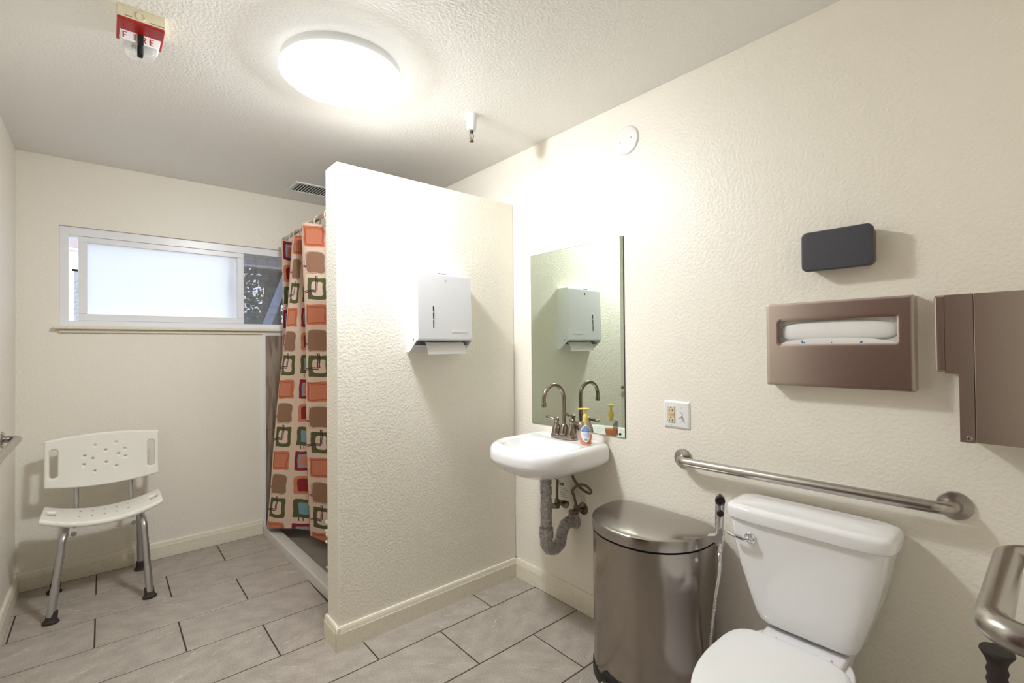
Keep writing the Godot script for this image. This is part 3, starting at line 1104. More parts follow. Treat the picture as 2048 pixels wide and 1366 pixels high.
func ceiling_lamp(c: Vector3, label: String) -> void:
	var lamp := thing("ceiling_light", label, "ceiling light", c)
	var glow := mk(col(250, 250, 248), 0.4)
	glow.emission_enabled = true
	glow.emission = LAMP
	glow.emission_energy_multiplier = LAMP_GLOW
	part(lamp, "base_ring", M.new().lathe([Vector2(0, 0), Vector2(0.222, 0), Vector2(0.226, 0.035), Vector2(0.0, 0.035)], c, Vector3.DOWN, 64), mats.white_paint, 30.0)
	part(lamp, "glowing_dome", M.new().lathe([Vector2(0, 0.0355), Vector2(0.229, 0.0355), Vector2(0.232, 0.039), Vector2(0.230, 0.045), Vector2(0.215, 0.057), Vector2(0.185, 0.070), Vector2(0.14, 0.080), Vector2(0.08, 0.089), Vector2(0.0, 0.092)], c, Vector3.DOWN, 64), glow, 50.0)
	# the lamp behind the diffuser, and the light that leaves its broad underside
	var l := OmniLight3D.new()
	l.name = "dome_lamp"
	l.light_color = LAMP
	l.light_energy = LAMP_ENERGY
	l.light_size = 0.04
	l.omni_range = 12.0
	l.omni_attenuation = 2.0
	l.shadow_enabled = true
	lamp.add_child(l)
	l.position = Vector3(0, -0.050, 0)
	var d := AreaLight3D.new()
	d.name = "dome_underside"
	d.light_color = LAMP
	d.light_energy = LAMP_DOWN
	d.area_size = Vector2(0.3, 0.3)
	d.area_range = 12.0
	d.shadow_enabled = true
	lamp.add_child(d)
	d.position = Vector3(0, -0.097, 0)
	d.rotation.x = -PI / 2

func build_alarm() -> void:
	var c := Vector3(0.096, HC, -2.03)
	var a := thing("fire_alarm_strobe", "red and beige fire alarm strobe on the ceiling", "fire alarm", c)
	var x0 := 0.033
	var x1 := 0.159
	var z0 := -1.959
	var z1 := -2.10
	var yb := 2.401
	var box := part(a, "back_box", M.new().rbox(Vector3(x0, yb, z1), Vector3(x1, HC, z0), 0.002), mats.beige)
	sub(box, "knockout", M.new().lathe([Vector2(0, 0), Vector2(0.0125, 0), Vector2(0.0125, 0.0012), Vector2(0.0105, 0.0012), Vector2(0.0105, 0.0004), Vector2(0, 0.0004)], Vector3(0.094, 2.417, z0), Vector3(0, 0, 1), 28), mats.beige)
	for x in [0.054, 0.119, 0.140]:
		sub(box, "slot", M.new().rbox(Vector3(x, yb + 0.004, z0), Vector3(x + 0.017, yb + 0.0075, z0 + 0.0006), 0.0), mk(col(150, 138, 108), 0.6))
	part(a, "red_plate", M.new().rbox(Vector3(x0 + 0.0005, yb - 0.009, z1), Vector3(x1 - 0.0005, yb - 0.0002, z0 - 0.001), 0.003), mats.red)
	# white lens housing with the word on it
	var prof := PackedVector2Array([Vector2(0, 0), Vector2(0.006, -0.028), Vector2(0.012, -0.032), Vector2(0.098, -0.032), Vector2(0.104, -0.028), Vector2(0.110, 0)])
	var zl := -2.024
	part(a, "lens_housing", M.new().prism(prof, Vector3(0.0415, yb - 0.009, zl), Vector3.RIGHT, Vector3.UP, Vector3(0, 0, -0.062)), mats.white_paint)
	var lens := M.new()
	var rings := []
	for q in [[0.0, 1.0], [0.010, 0.99], [0.020, 0.93], [0.028, 0.80], [0.032, 0.60]]:
		rings.append(sup(zl - 0.004, zl - 0.06, zl - 0.03, 0.0, 0.045 * q[1], 3.0, 3.0, -q[0], 40))
	var turned := []
	for ring in rings:
		var o := PackedVector3Array()
		for p in ring:
			o.append(Vector3(0.0965 + p.z, yb - 0.0412 + p.y, p.x))
		turned.append(o)
	lens.loft(turned)
	part(a, "strobe_lens", lens, mats.clear, 40.0, "clear strobe lens")
	part(a, "reflector", M.new().rbox(Vector3(0.072, yb - 0.052, zl - 0.04), Vector3(0.084, yb - 0.0415, zl - 0.02), 0.002), mats.chrome)
	part(a, "black_tape", M.new().rbox(Vector3(0.088, yb - 0.044, zl - 0.001), Vector3(0.1045, yb - 0.0092, zl + 0.0016), 0.0005, 1).rbox(Vector3(0.088, yb - 0.0762, zl - 0.030), Vector3(0.1045, yb - 0.0410, zl + 0.0012), 0.006, 3), mats.dark)
	var f := SystemFont.new()
	f.font_names = PackedStringArray(["Droid Sans"])
	var xs := [0.0545, 0.0815, 0.1055, 0.127]
	for k in 4:
		var tm := TextMesh.new()
		tm.text = "FIRE"[k]
		tm.font = f
		tm.font_size = 64
		tm.pixel_size = 0.00044
		tm.depth = 0.0006
		var mi := MeshInstance3D.new()
		mi.mesh = tm
		mi.material_override = mats.red
		mi.name = "letter"
		a.add_child(mi, true)
		mi.position = Vector3(xs[k], yb - 0.025, zl + 0.0004) - c

# ---------------------------------------------------------------- paper towel dispenser
func build_towel_dispenser() -> void:
	var z := ZP
	var d := thing("paper_towel_dispenser", "white metal paper towel dispenser on the shower wall", "towel dispenser", Vector3(1.285, 1.30, z))
	var x0 := 1.130
	var x1 := 1.440
	# cover: side profile swept across, slightly wider at the foot
	var prof := [[0.0, 1.688], [0.080, 1.6885], [0.090, 1.684], [0.093, 1.676], [0.101, 1.366], [0.098, 1.358], [0.090, 1.3555], [0.0, 1.3555]]
	var rings := []
	for s in [0.0, 0.006, 0.994, 1.0]:
		var inset: float = 0.004 if s == 0.0 or s == 1.0 else 0.0
		var o := PackedVector3Array()
		for p in prof:
			var grow: float = (1.688 - p[1]) / 0.33 * 0.004
			var xx := lerpf(x0 - grow, x1 + grow, s)
			var zc: float = p[0]
			var yy: float = p[1]
			if inset > 0 and zc > 0.01:
				zc -= inset
			if inset > 0:
				yy = clampf(yy, 1.3555 + inset, 1.688 - inset)
			o.append(Vector3(xx, yy, z + zc))
		rings.append(o)
	var cover := part(d, "cover", M.new().loft(rings), mats.dispenser, 25.0)
	for q in [[1.498, 1.524], [1.462, 1.492], [1.418, 1.456]]:
		sub(cover, "refill_slot", M.new().rbox(Vector3(1.211, q[0], z + 0.095), Vector3(1.2145, q[1], z + 0.0995 + (1.53 - q[0]) * 0.012), 0.0), mats.dark)
	sub(cover, "finger_tab", M.new().rbox(Vector3(1.245, 1.6865, z + 0.06), Vector3(1.295, 1.6915, z + 0.0905), 0.002), mats.dispenser)
	sub(cover, "lock", M.new().lathe([Vector2(0, 0), Vector2(0.006, 0), Vector2(0.006, 0.0012), Vector2(0, 0.0015)], Vector3(1.285, 1.655, z + 0.0932), Vector3(0, 0.02, 1), 16), mats.chrome)
	# low relief maker's mark, too worn to read
	for k in 7:
		sub(cover, "embossed_mark", M.new().rbox(Vector3(1.318 + k * 0.0135, 1.396, z + 0.0995), Vector3(1.328 + k * 0.0135, 1.406, z + 0.1012), 0.0005, 1), mats.dispenser)
	# wings at the foot
	for x in [x0 - 0.008, x1 + 0.004]:
		var w := part(d, "side_bracket", M.new().prism(PackedVector2Array([Vector2(0, 1.302), Vector2(0.024, 1.302), Vector2(0.088, 1.352), Vector2(0.080, 1.376), Vector2(0.052, 1.408), Vector2(0, 1.412)]), Vector3(x, 0, z), Vector3(0, 0, 1), Vector3.UP, Vector3(0.004, 0, 0)), mats.dispenser)
		sub(w, "rivet", M.new().lathe([Vector2(0, 0), Vector2(0.004, 0), Vector2(0.004, 0.001), Vector2(0, 0.0015)], Vector3(x if x < 1.3 else x + 0.004, 1.362, z + 0.068), Vector3(-1 if x < 1.3 else 1, 0, 0), 10), mats.charcoal)
	part(d, "back_plate", M.new().rbox(Vector3(x0 - 0.004, 1.302, z), Vector3(x1 + 0.004, 1.3552, z + 0.004), 0.001), mats.dispenser)
	part(d, "tray", M.new().rbox(Vector3(x0 - 0.003, 1.330, z + 0.0045), Vector3(x1 + 0.003, 1.334, z + 0.055), 0.001), mats.dispenser)
	# towel hanging from the slot
	var m := M.new()
	m.prism(PackedVector2Array([Vector2(0.03, 1.352), Vector2(0.060, 1.345), Vector2(0.080, 1.320), Vector2(0.086, 1.290), Vector2(0.088, 1.290), Vector2(0.082, 1.322), Vector2(0.062, 1.348), Vector2(0.03, 1.355)]), Vector3(1.190, 0, z), Vector3(0, 0, 1), Vector3.UP, Vector3(0.222, 0, 0))
	single("paper_towel", "white folded paper towel sticking out of the dispenser", "paper towel", Vector3(1.30, 1.29, z), m, mats.paper)

# ---------------------------------------------------------------- mirror
func build_mirror() -> void:
	var m := thing("wall_mirror", "frameless rectangular mirror above the sink", "mirror", Vector3(XR, 0.90, -1.63))
	part(m, "glass", M.new().rbox(Vector3(XR - 0.0055, 0.900, -1.938), Vector3(XR - 0.001, 1.828, -1.3165), 0.0007, 1), mats.mirror, 20.0)
	part(m, "backing", M.new().rbox(Vector3(XR - 0.0045, 0.8990, -1.939), Vector3(XR, 1.829, -1.3150), 0.0), mats.glass_edge)
	part(m, "clip", M.new().lathe([Vector2(0, 0), Vector2(0.006, 0), Vector2(0.006, 0.002), Vector2(0, 0.003)], Vector3(XR - 0.0055, 0.914, -1.343), Vector3.LEFT, 14), mats.dark)

# ---------------------------------------------------------------- sink, faucet, plumbing, soap
func build_sink() -> void:
	var zc := -1.637
	var s := thing("wall_sink", "white porcelain wall hung sink under the mirror", "sink", Vector3(XR, 0.72, zc))
	var xb := XR - 0.0005
	var L := [
		[1.580, 1.640, 0.030, 2.0, 2.0, 0.704], [1.515, 1.70, 0.085, 2.1, 2.1, 0.708], [1.452, 1.77, 0.145, 2.3, 2.6, 0.724], [1.405, xb, 0.203, 2.5, 6.0, 0.750],
		[1.385, xb, 0.232, 2.6, 10.0, 0.771], [1.376, xb, 0.242, 2.7, 14.0, 0.784], [1.372, xb, 0.2455, 2.7, 14.0, 0.798], [1.372, xb, 0.2455, 2.7, 14.0, 0.822],
		[1.376, xb, 0.2435, 2.7, 14.0, 0.839], [1.385, xb, 0.238, 2.7, 14.0, 0.852], [1.399, xb, 0.229, 2.7, 14.0, 0.860], [1.414, xb, 0.219, 2.7, 14.0, 0.8635],
		[1.428, 1.692, 0.201, 2.6, 3.6, 0.8605], [1.436, 1.686, 0.196, 2.6, 3.4, 0.855], [1.452, 1.676, 0.185, 2.4, 3.0, 0.832], [1.49, 1.66, 0.150, 2.2, 2.6, 0.785],
		[1.545, 1.65, 0.085, 2.0, 2.0, 0.755], [1.585, 1.640, 0.028, 2.0, 2.0, 0.748]]
	var rings := []
	for q in L:
		rings.append(sup(q[0], q[1], minf(1.60, (q[0] + q[1]) / 2 + 0.05), zc, q[2], q[3], q[4], q[5], 72))
	part(s, "basin", M.new().loft(rings), mats.porcelain, 70.0)
	part(s, "drain", M.new().lathe([Vector2(0, 0.747), Vector2(0.024, 0.747), Vector2(0.024, 0.7495), Vector2(0.018, 0.750), Vector2(0, 0.7485)], Vector3(1.612, 0, zc), Vector3.UP, 24), mats.chrome)
	# faucet
	var fx := 1.748
	var f := thing("sink_faucet", "pewter two handle gooseneck faucet on the sink", "faucet", Vector3(fx, 0.8635, zc))
	var y := 0.863
	var br := []
	for q in [[0.0, 1.0], [0.012, 1.0], [0.018, 0.93], [0.020, 0.8]]:
		br.append(sup(fx - 0.029 * q[1], fx + 0.027 * q[1], fx, zc, 0.082 * lerpf(1.0, q[1], 0.5), 3.0, 3.0, y + q[0], 40))
	part(f, "base_plate", M.new().loft(br), mats.pewter, 35.0)
	for sd in [-1.0, 1.0]:
		var c := Vector3(fx, y + 0.019, zc + 0.051 * sd)
		var h := part(f, "handle_body", M.new().lathe([Vector2(0, 0), Vector2(0.026, 0), Vector2(0.026, 0.008), Vector2(0.024, 0.012), Vector2(0.0235, 0.022), Vector2(0.019, 0.036), Vector2(0.012, 0.048), Vector2(0.010, 0.056), Vector2(0.0115, 0.062), Vector2(0.0135, 0.068), Vector2(0.0125, 0.076), Vector2(0.007, 0.081), Vector2(0, 0.082)], c, Vector3.UP, 28), mats.pewter)
		var o := c + Vector3(0, 0.068, 0)
		var dv := Vector3(-0.1, 0.14, sd).normalized() if sd < 0 else Vector3(-0.1, -0.02, sd).normalized()
		sub(h, "lever", M.new().tube([o, o + dv * 0.012, o + dv * 0.022, o + dv * 0.036, o + dv * 0.052, o + dv * 0.066, o + dv * 0.070], [0.0055, 0.0055, 0.0062, 0.0088, 0.0092, 0.0072, 0.003], 14), mats.pewter, 60.0)
	part(f, "spout_base", M.new().lathe([Vector2(0, 0), Vector2(0.026, 0), Vector2(0.026, 0.01), Vector2(0.0245, 0.02), Vector2(0.019, 0.042), Vector2(0.013, 0.052), Vector2(0.0105, 0.054), Vector2(0, 0.054)], Vector3(fx, y + 0.019, zc), Vector3.UP, 28), mats.pewter)
	var path := [Vector3(fx, y + 0.06, zc), Vector3(fx, y + 0.12, zc), Vector3(fx, y + 0.195, zc)]
	var rr := 0.070
	for k in range(1, 19):
		var a := k / 18.0 * deg_to_rad(186)
		path.append(Vector3(fx - rr + rr * cos(a), y + 0.200 + rr * sin(a), zc))
	var tip: Vector3 = path[-1]
	path.append(tip + Vector3(0.0, -0.012, 0))
	var sp := part(f, "spout", M.new().tube(path, 0.0098, 18), mats.pewter, 60.0)
	sub(sp, "aerator", M.new().lathe([Vector2(0, 0), Vector2(0.0115, 0), Vector2(0.0125, 0.006), Vector2(0.0125, 0.018), Vector2(0.0098, 0.021)], tip + Vector3(0, -0.026, 0), Vector3.UP, 22), mats.pewter)
	# soap bottle
	var b := Vector3(1.715, 0.8635, -1.468)
	var bt := thing("soap_bottle", "clear pump bottle with amber hand soap on the sink", "soap bottle", b)
	var shell := []
	for q in [[0.0, 0.020, 0.028], [0.004, 0.0225, 0.031], [0.02, 0.021, 0.0285], [0.03, 0.0225, 0.031], [0.06, 0.0235, 0.034], [0.085, 0.0215, 0.031], [0.1, 0.0165, 0.022], [0.107, 0.0135, 0.015], [0.112, 0.0125, 0.0125]]:
		shell.append(sup(b.x - q[1], b.x + q[1], b.x, b.z, q[2], 2.4, 2.4, b.y + q[0], 32))
	var cl := mk(Color(0.98, 0.97, 0.93, 0.10), 0.06)
	cl.transparency = BaseMaterial3D.TRANSPARENCY_ALPHA
	var body := part(bt, "bottle", M.new().loft(shell), cl, 60.0)
	var soap := []
	for q in [[0.002, 0.018, 0.026], [0.005, 0.0205, 0.029], [0.02, 0.0195, 0.027], [0.03, 0.021, 0.0295], [0.047, 0.0222, 0.0318]]:
		soap.append(sup(b.x - q[1], b.x + q[1], b.x, b.z, q[2], 2.4, 2.4, b.y + q[0], 32))
	var amber := mk(col(230, 136, 18), 0.15)
	amber.backlight_enabled = true
	amber.backlight = Color(0.9, 0.5, 0.06)
	part(bt, "soap", M.new().loft(soap), amber, 60.0, "amber liquid soap")
	var yellow := mk(col(238, 208, 104), 0.35)
	var pump := part(bt, "pump", M.new().lathe([Vector2(0, 0.108), Vector2(0.014, 0.108), Vector2(0.0145, 0.122), Vector2(0.0125, 0.132), Vector2(0.008, 0.138), Vector2(0.006, 0.142), Vector2(0.0055, 0.162), Vector2(0.008, 0.163), Vector2(0.019, 0.1635), Vector2(0.019, 0.167), Vector2(0.0, 0.170)], b, Vector3.UP, 24), yellow, 35.0)
	sub(pump, "nozzle", M.new().tube([b + Vector3(-0.004, 0.165, 0.0), b + Vector3(-0.02, 0.1655, -0.014), b + Vector3(-0.03, 0.163, -0.022)], 0.0042, 10), yellow)
	sub(pump, "dip_tube", M.new().tube([b + Vector3(0, 0.108, 0), b + Vector3(0.0, 0.085, 0)], 0.008, 12), yellow)
	# label: an oval wrapped on the front of the bottle
	var lab := mk(Color(1, 1, 1), 0.4)
	lab.albedo_texture = label_image()
	var lm := M.new()
	var ids := []
	for j in 13:
		for i in 13:
			var u := i / 12.0 * 2 - 1
			var v := j / 12.0 * 2 - 1
			var sc := sqrt(1.0 - v * v * 0.5)
			var uu := u * sqrt(maxf(0.0, 1.0 - v * v * 0.98))
			var ang := 0.55 + uu * 0.75
			var hh := 0.054 + v * 0.040
			var ax := 0.0242
			var az := 0.0350
			var e := 2.0 / 2.4
			var ca := cos(ang)
			var sa := sin(ang)
			var p := b + Vector3(-ax * pow(absf(ca), e) * signf(ca), hh, az * pow(absf(sa), e) * signf(sa))
			ids.append(lm.add(p, Vector2(0.5 - uu * 0.5, 0.5 - v * 0.5)))
	for j in 12:
		for i in 12:
			lm.quad(ids[j * 13 + i], ids[j * 13 + i + 1], ids[j * 13 + i + 14], ids[j * 13 + i + 13])
	lab.cull_mode = BaseMaterial3D.CULL_DISABLED
	part(bt, "label", lm, lab, 80.0, "blue and white oval label")
	build_plumbing(zc)

func label_image() -> ImageTexture:
	var im := Image.create(96, 128, false, Image.FORMAT_RGB8)
	im.fill(col(226, 232, 238))
	im.fill_rect(Rect2i(6, 10, 84, 44), col(96, 128, 176))
	for k in 5:
		im.fill_rect(Rect2i(14, 16 + k * 8, 50 + (k * 17) % 20, 2), col(196, 210, 228))
	for k in 4:
		im.fill_rect(Rect2i(12, 62 + k * 9, 40 + (k * 23) % 30, 3), col(92, 120, 164))
	for k in 14:
		im.fill_rect(Rect2i(36 + k * 2, 102, 1, 14), col(40, 48, 62))
	for y in 128:
		for x in 96:
			var d := Vector2((x - 48) / 48.0, (y - 64) / 64.0).length()
			if d > 0.9:
				im.set_pixel(x, y, col(240, 242, 244))
	return ImageTexture.create_from_image(im)

func build_plumbing(zc: float) -> void:
	var tape := mk(col(196, 192, 190), 0.42, 0.2)
	relief(tape, noise_tex(71, 0.022, 256, 3), 1.4, 6.0)
	tape.albedo_texture = noise_tex(72, 0.03, 256, 4, FastNoiseLite.TYPE_SIMPLEX, gradient([[0.2, Color(0.80, 0.79, 0.78)], [0.45, Color(1, 1, 1)], [0.8, Color(0.94, 0.94, 0.94)]]))
	var p := thing("wrapped_drain_trap", "grey foil wrapped drain trap under the sink", "drain pipe", Vector3(1.63, 0.32, zc))
	var x0 := 1.617
	# wrapped tailpiece with overlapping turns
	var path := []
	var rad := []
	var rng := RandomNumberGenerator.new()
	rng.seed = 8
	for k in 25:
		var y := 0.700 - k * 0.0125
		path.append(Vector3(x0 + rng.randfn(0, 0.0008), y, zc))
		rad.append([0.0262, 0.0285, 0.0275, 0.0290][k % 4] + rng.randfn(0, 0.0006))
		if k % 4 == 3:
			path.append(Vector3(x0, y - 0.0015, zc))
			rad.append(0.0258)
	part(p, "tailpiece", M.new().tube(path, rad, 20), tape, 25.0)
	# U bend and the arm to the wall
	var u := []
	var ur := []
	u.append(Vector3(x0, 0.452, zc)); ur.append(0.026)
	u.append(Vector3(x0, 0.450, zc)); ur.append(0.0335)
	u.append(Vector3(x0, 0.405, zc)); ur.append(0.0345)
	u.append(Vector3(x0, 0.403, zc)); ur.append(0.031)
	for k in range(0, 13):
		var a := PI + k / 12.0 * PI * 0.88
		u.append(Vector3(x0 + 0.052 + 0.052 * cos(a), 0.384 + 0.046 * sin(a), zc)); ur.append([0.0305, 0.0325, 0.0312][k % 3])
	var bend := part(p, "bend", M.new().tube(u, ur, 18), tape, 22.0)
	var e: Vector3 = u[-1]
	var arm := spline([e, e + Vector3(0.004, 0.022, 0), Vector3(1.745, 0.428, zc), Vector3(1.778, 0.437, zc), Vector3(XR - 0.012, 0.437, zc)], 5)
	var ar := []
	for k in arm.size():
		ar.append([0.0275, 0.0300, 0.0288][k % 3])
	part(p, "arm", M.new().tube(arm, ar, 18), tape, 22.0)
	part(p, "wall_collar", M.new().lathe([Vector2(0, 0), Vector2(0.043, 0), Vector2(0.041, 0.006), Vector2(0.034, 0.016), Vector2(0.028, 0.02)], Vector3(XR, 0.437, zc), Vector3.LEFT, 24), tape)
	part(p, "sink_nut", M.new().lathe([Vector2(0, 0), Vector2(0.034, 0), Vector2(0.036, -0.012), Vector2(0.028, -0.016), Vector2(0, -0.016)], Vector3(x0, 0.712, zc), Vector3.UP, 20), mats.dark)
	# shut-off valves and hoses
	var hose := mk(col(120, 106, 90), 0.5, 0.3)
	relief(hose, noise_tex(73, 0.2, 128, 2), 0.08, 20.0)
	var brass := mk(col(132, 122, 110), 0.3, 1.0)
	for k in 2:
		var z := -1.703 if k == 0 else -1.575
		var yv := 0.512
		var v := thing("shutoff_valve", "small metal shutoff valve " + ("next to the white tag" if k == 0 else "with looped hose beside the step can") + " under the sink", "valve", Vector3(XR, yv, z))
		part(v, "escutcheon", M.new().lathe([Vector2(0, 0), Vector2(0.031, 0), Vector2(0.029, 0.005), Vector2(0.012, 0.009), Vector2(0.0, 0.009)], Vector3(XR, yv, z), Vector3.LEFT, 24), brass)
		part(v, "stem", M.new().tube([Vector3(XR - 0.008, yv, z), Vector3(XR - 0.075, yv, z)], 0.0095, 14), brass)
		part(v, "body", M.new().lathe([Vector2(0, -0.016), Vector2(0.013, -0.016), Vector2(0.015, 0.0), Vector2(0.013, 0.022), Vector2(0.011, 0.03), Vector2(0, 0.03)], Vector3(XR - 0.055, yv, z), Vector3.UP, 16), brass)
		part(v, "oval_handle", M.new().lathe([Vector2(0, 0), Vector2(0.021, 0), Vector2(0.023, 0.004), Vector2(0.021, 0.009), Vector2(0, 0.010)], Vector3(XR - 0.078, yv, z), Vector3.LEFT, 20, 0.6), brass)
		var a := Vector3(XR - 0.055, yv + 0.03, z)
		var pts: Array
		if k == 0:
			pts = [a, a + Vector3(0, 0.06, 0), Vector3(1.75, 0.64, -1.69), Vector3(1.748, 0.73, -1.688)]
		else:
			pts = [a, a + Vector3(-0.012, 0.05, -0.004), Vector3(1.735, 0.615, -1.575), Vector3(1.725, 0.655, -1.53), Vector3(1.73, 0.662, -1.487), Vector3(1.74, 0.642, -1.462), Vector3(1.752, 0.622, -1.482), Vector3(1.755, 0.635, -1.54), Vector3(1.752, 0.68, -1.585), Vector3(1.748, 0.74, -1.586)]
		part(v, "supply_hose", M.new().tube(spline(pts, 8), 0.0068, 12), hose, 60.0)
	# paper tag hanging from the hose
	var tagm := mk(Color(1, 1, 1), 0.7)
	var im := Image.create(64, 80, false, Image.FORMAT_RGB8)
	im.fill(col(226, 226, 216))
	im.fill_rect(Rect2i(10, 8, 20, 12), col(70, 140, 84))
	for k in 6:
		im.fill_rect(Rect2i(8, 30 + k * 7, 30 + (k * 13) % 18, 2), col(150, 150, 144))
	tagm.albedo_texture = ImageTexture.create_from_image(im)
	var tg := M.new()
	tg.begin()
	var q := []
	for k in 2:
		for w in [Vector2(0, 0), Vector2(1, 0), Vector2(1, 1), Vector2(0, 1)]:
			q.append(tg.add(Vector3(1.758 + 0.0012 * k, 0.640 - w.y * 0.095 + w.x * 0.006, -1.690 + w.x * 0.082), w))
	tg.quad(q[0], q[1], q[2], q[3]); tg.quad(q[7], q[6], q[5], q[4])
	for k in 4:
		var j := (k + 1) % 4
		tg.quad(q[k], q[k + 4], q[j + 4], q[j])
	tg.end()
	single("paper_tag", "small white printed tag with a green mark under the sink", "tag", Vector3(1.758, 0.545, -1.65), tg, tagm, 20.0)

# ---------------------------------------------------------------- step can
func build_can() -> void:
	var zc := -1.0975
	var c := thing("step_can", "tall brushed steel half round step can between sink and toilet", "trash can", Vector3(1.64, 0, zc))
	var ring := func(y: float, g: float) -> PackedVector3Array:
		return sup(1.455 - g, 1.802 + minf(g, 0.004), 1.69, zc, 0.2345 + g, 2.15, 4.2, y, 96)
	var body := [ring.call(0.03, 0.0), ring.call(0.20, 0.0), ring.call(0.40, 0.0), ring.call(0.578, 0.0), ring.call(0.578, -0.006)]
	mats.brushed.anisotropy_enabled = true
	mats.brushed.anisotropy = 0.6
	part(c, "body", M.new().loft(body), mats.brushed, 40.0)
	part(c, "gap_ring", M.new().loft([ring.call(0.576, -0.004), ring.call(0.588, -0.004)]), mats.dark)
	part(c, "base_ring", M.new().loft([ring.call(0.0, 0.002), ring.call(0.003, 0.005), ring.call(0.036, 0.005), ring.call(0.042, 0.003), ring.call(0.042, -0.006)]), mats.black)
	var lid := []
	for q in [[0.585, -0.002], [0.586, 0.002], [0.618, 0.002], [0.624, 0.0005], [0.628, -0.005]]:
		lid.append(ring.call(q[0], q[1]))
	var edge: PackedVector3Array = lid[-1]
	for q in [[0.631, 0.93], [0.635, 0.80], [0.639, 0.6], [0.642, 0.35], [0.643, 0.12]]:
		var o := PackedVector3Array()
		for p in edge:
			o.append(Vector3(lerpf(1.63, p.x, q[1]), q[0], lerpf(zc, p.z, q[1])))
		lid.append(o)
	part(c, "lid", M.new().loft(lid), mats.lid_steel, 40.0)
	# pedal in its black recess at the front
	var p := part(c, "pedal_frame", M.new().prism(PackedVector2Array([Vector2(-0.083, 0), Vector2(0.083, 0), Vector2(0.076, 0.066), Vector2(-0.076, 0.066)]), Vector3(1.4505, 0.004, zc), Vector3(0, 0, 1), Vector3.UP, Vector3(0.06, 0, 0)), mats.black)
	part(c, "pedal", M.new().rbox(Vector3(1.425, 0.008, zc - 0.064), Vector3(1.450, 0.052, zc + 0.064), 0.004), mats.steel)

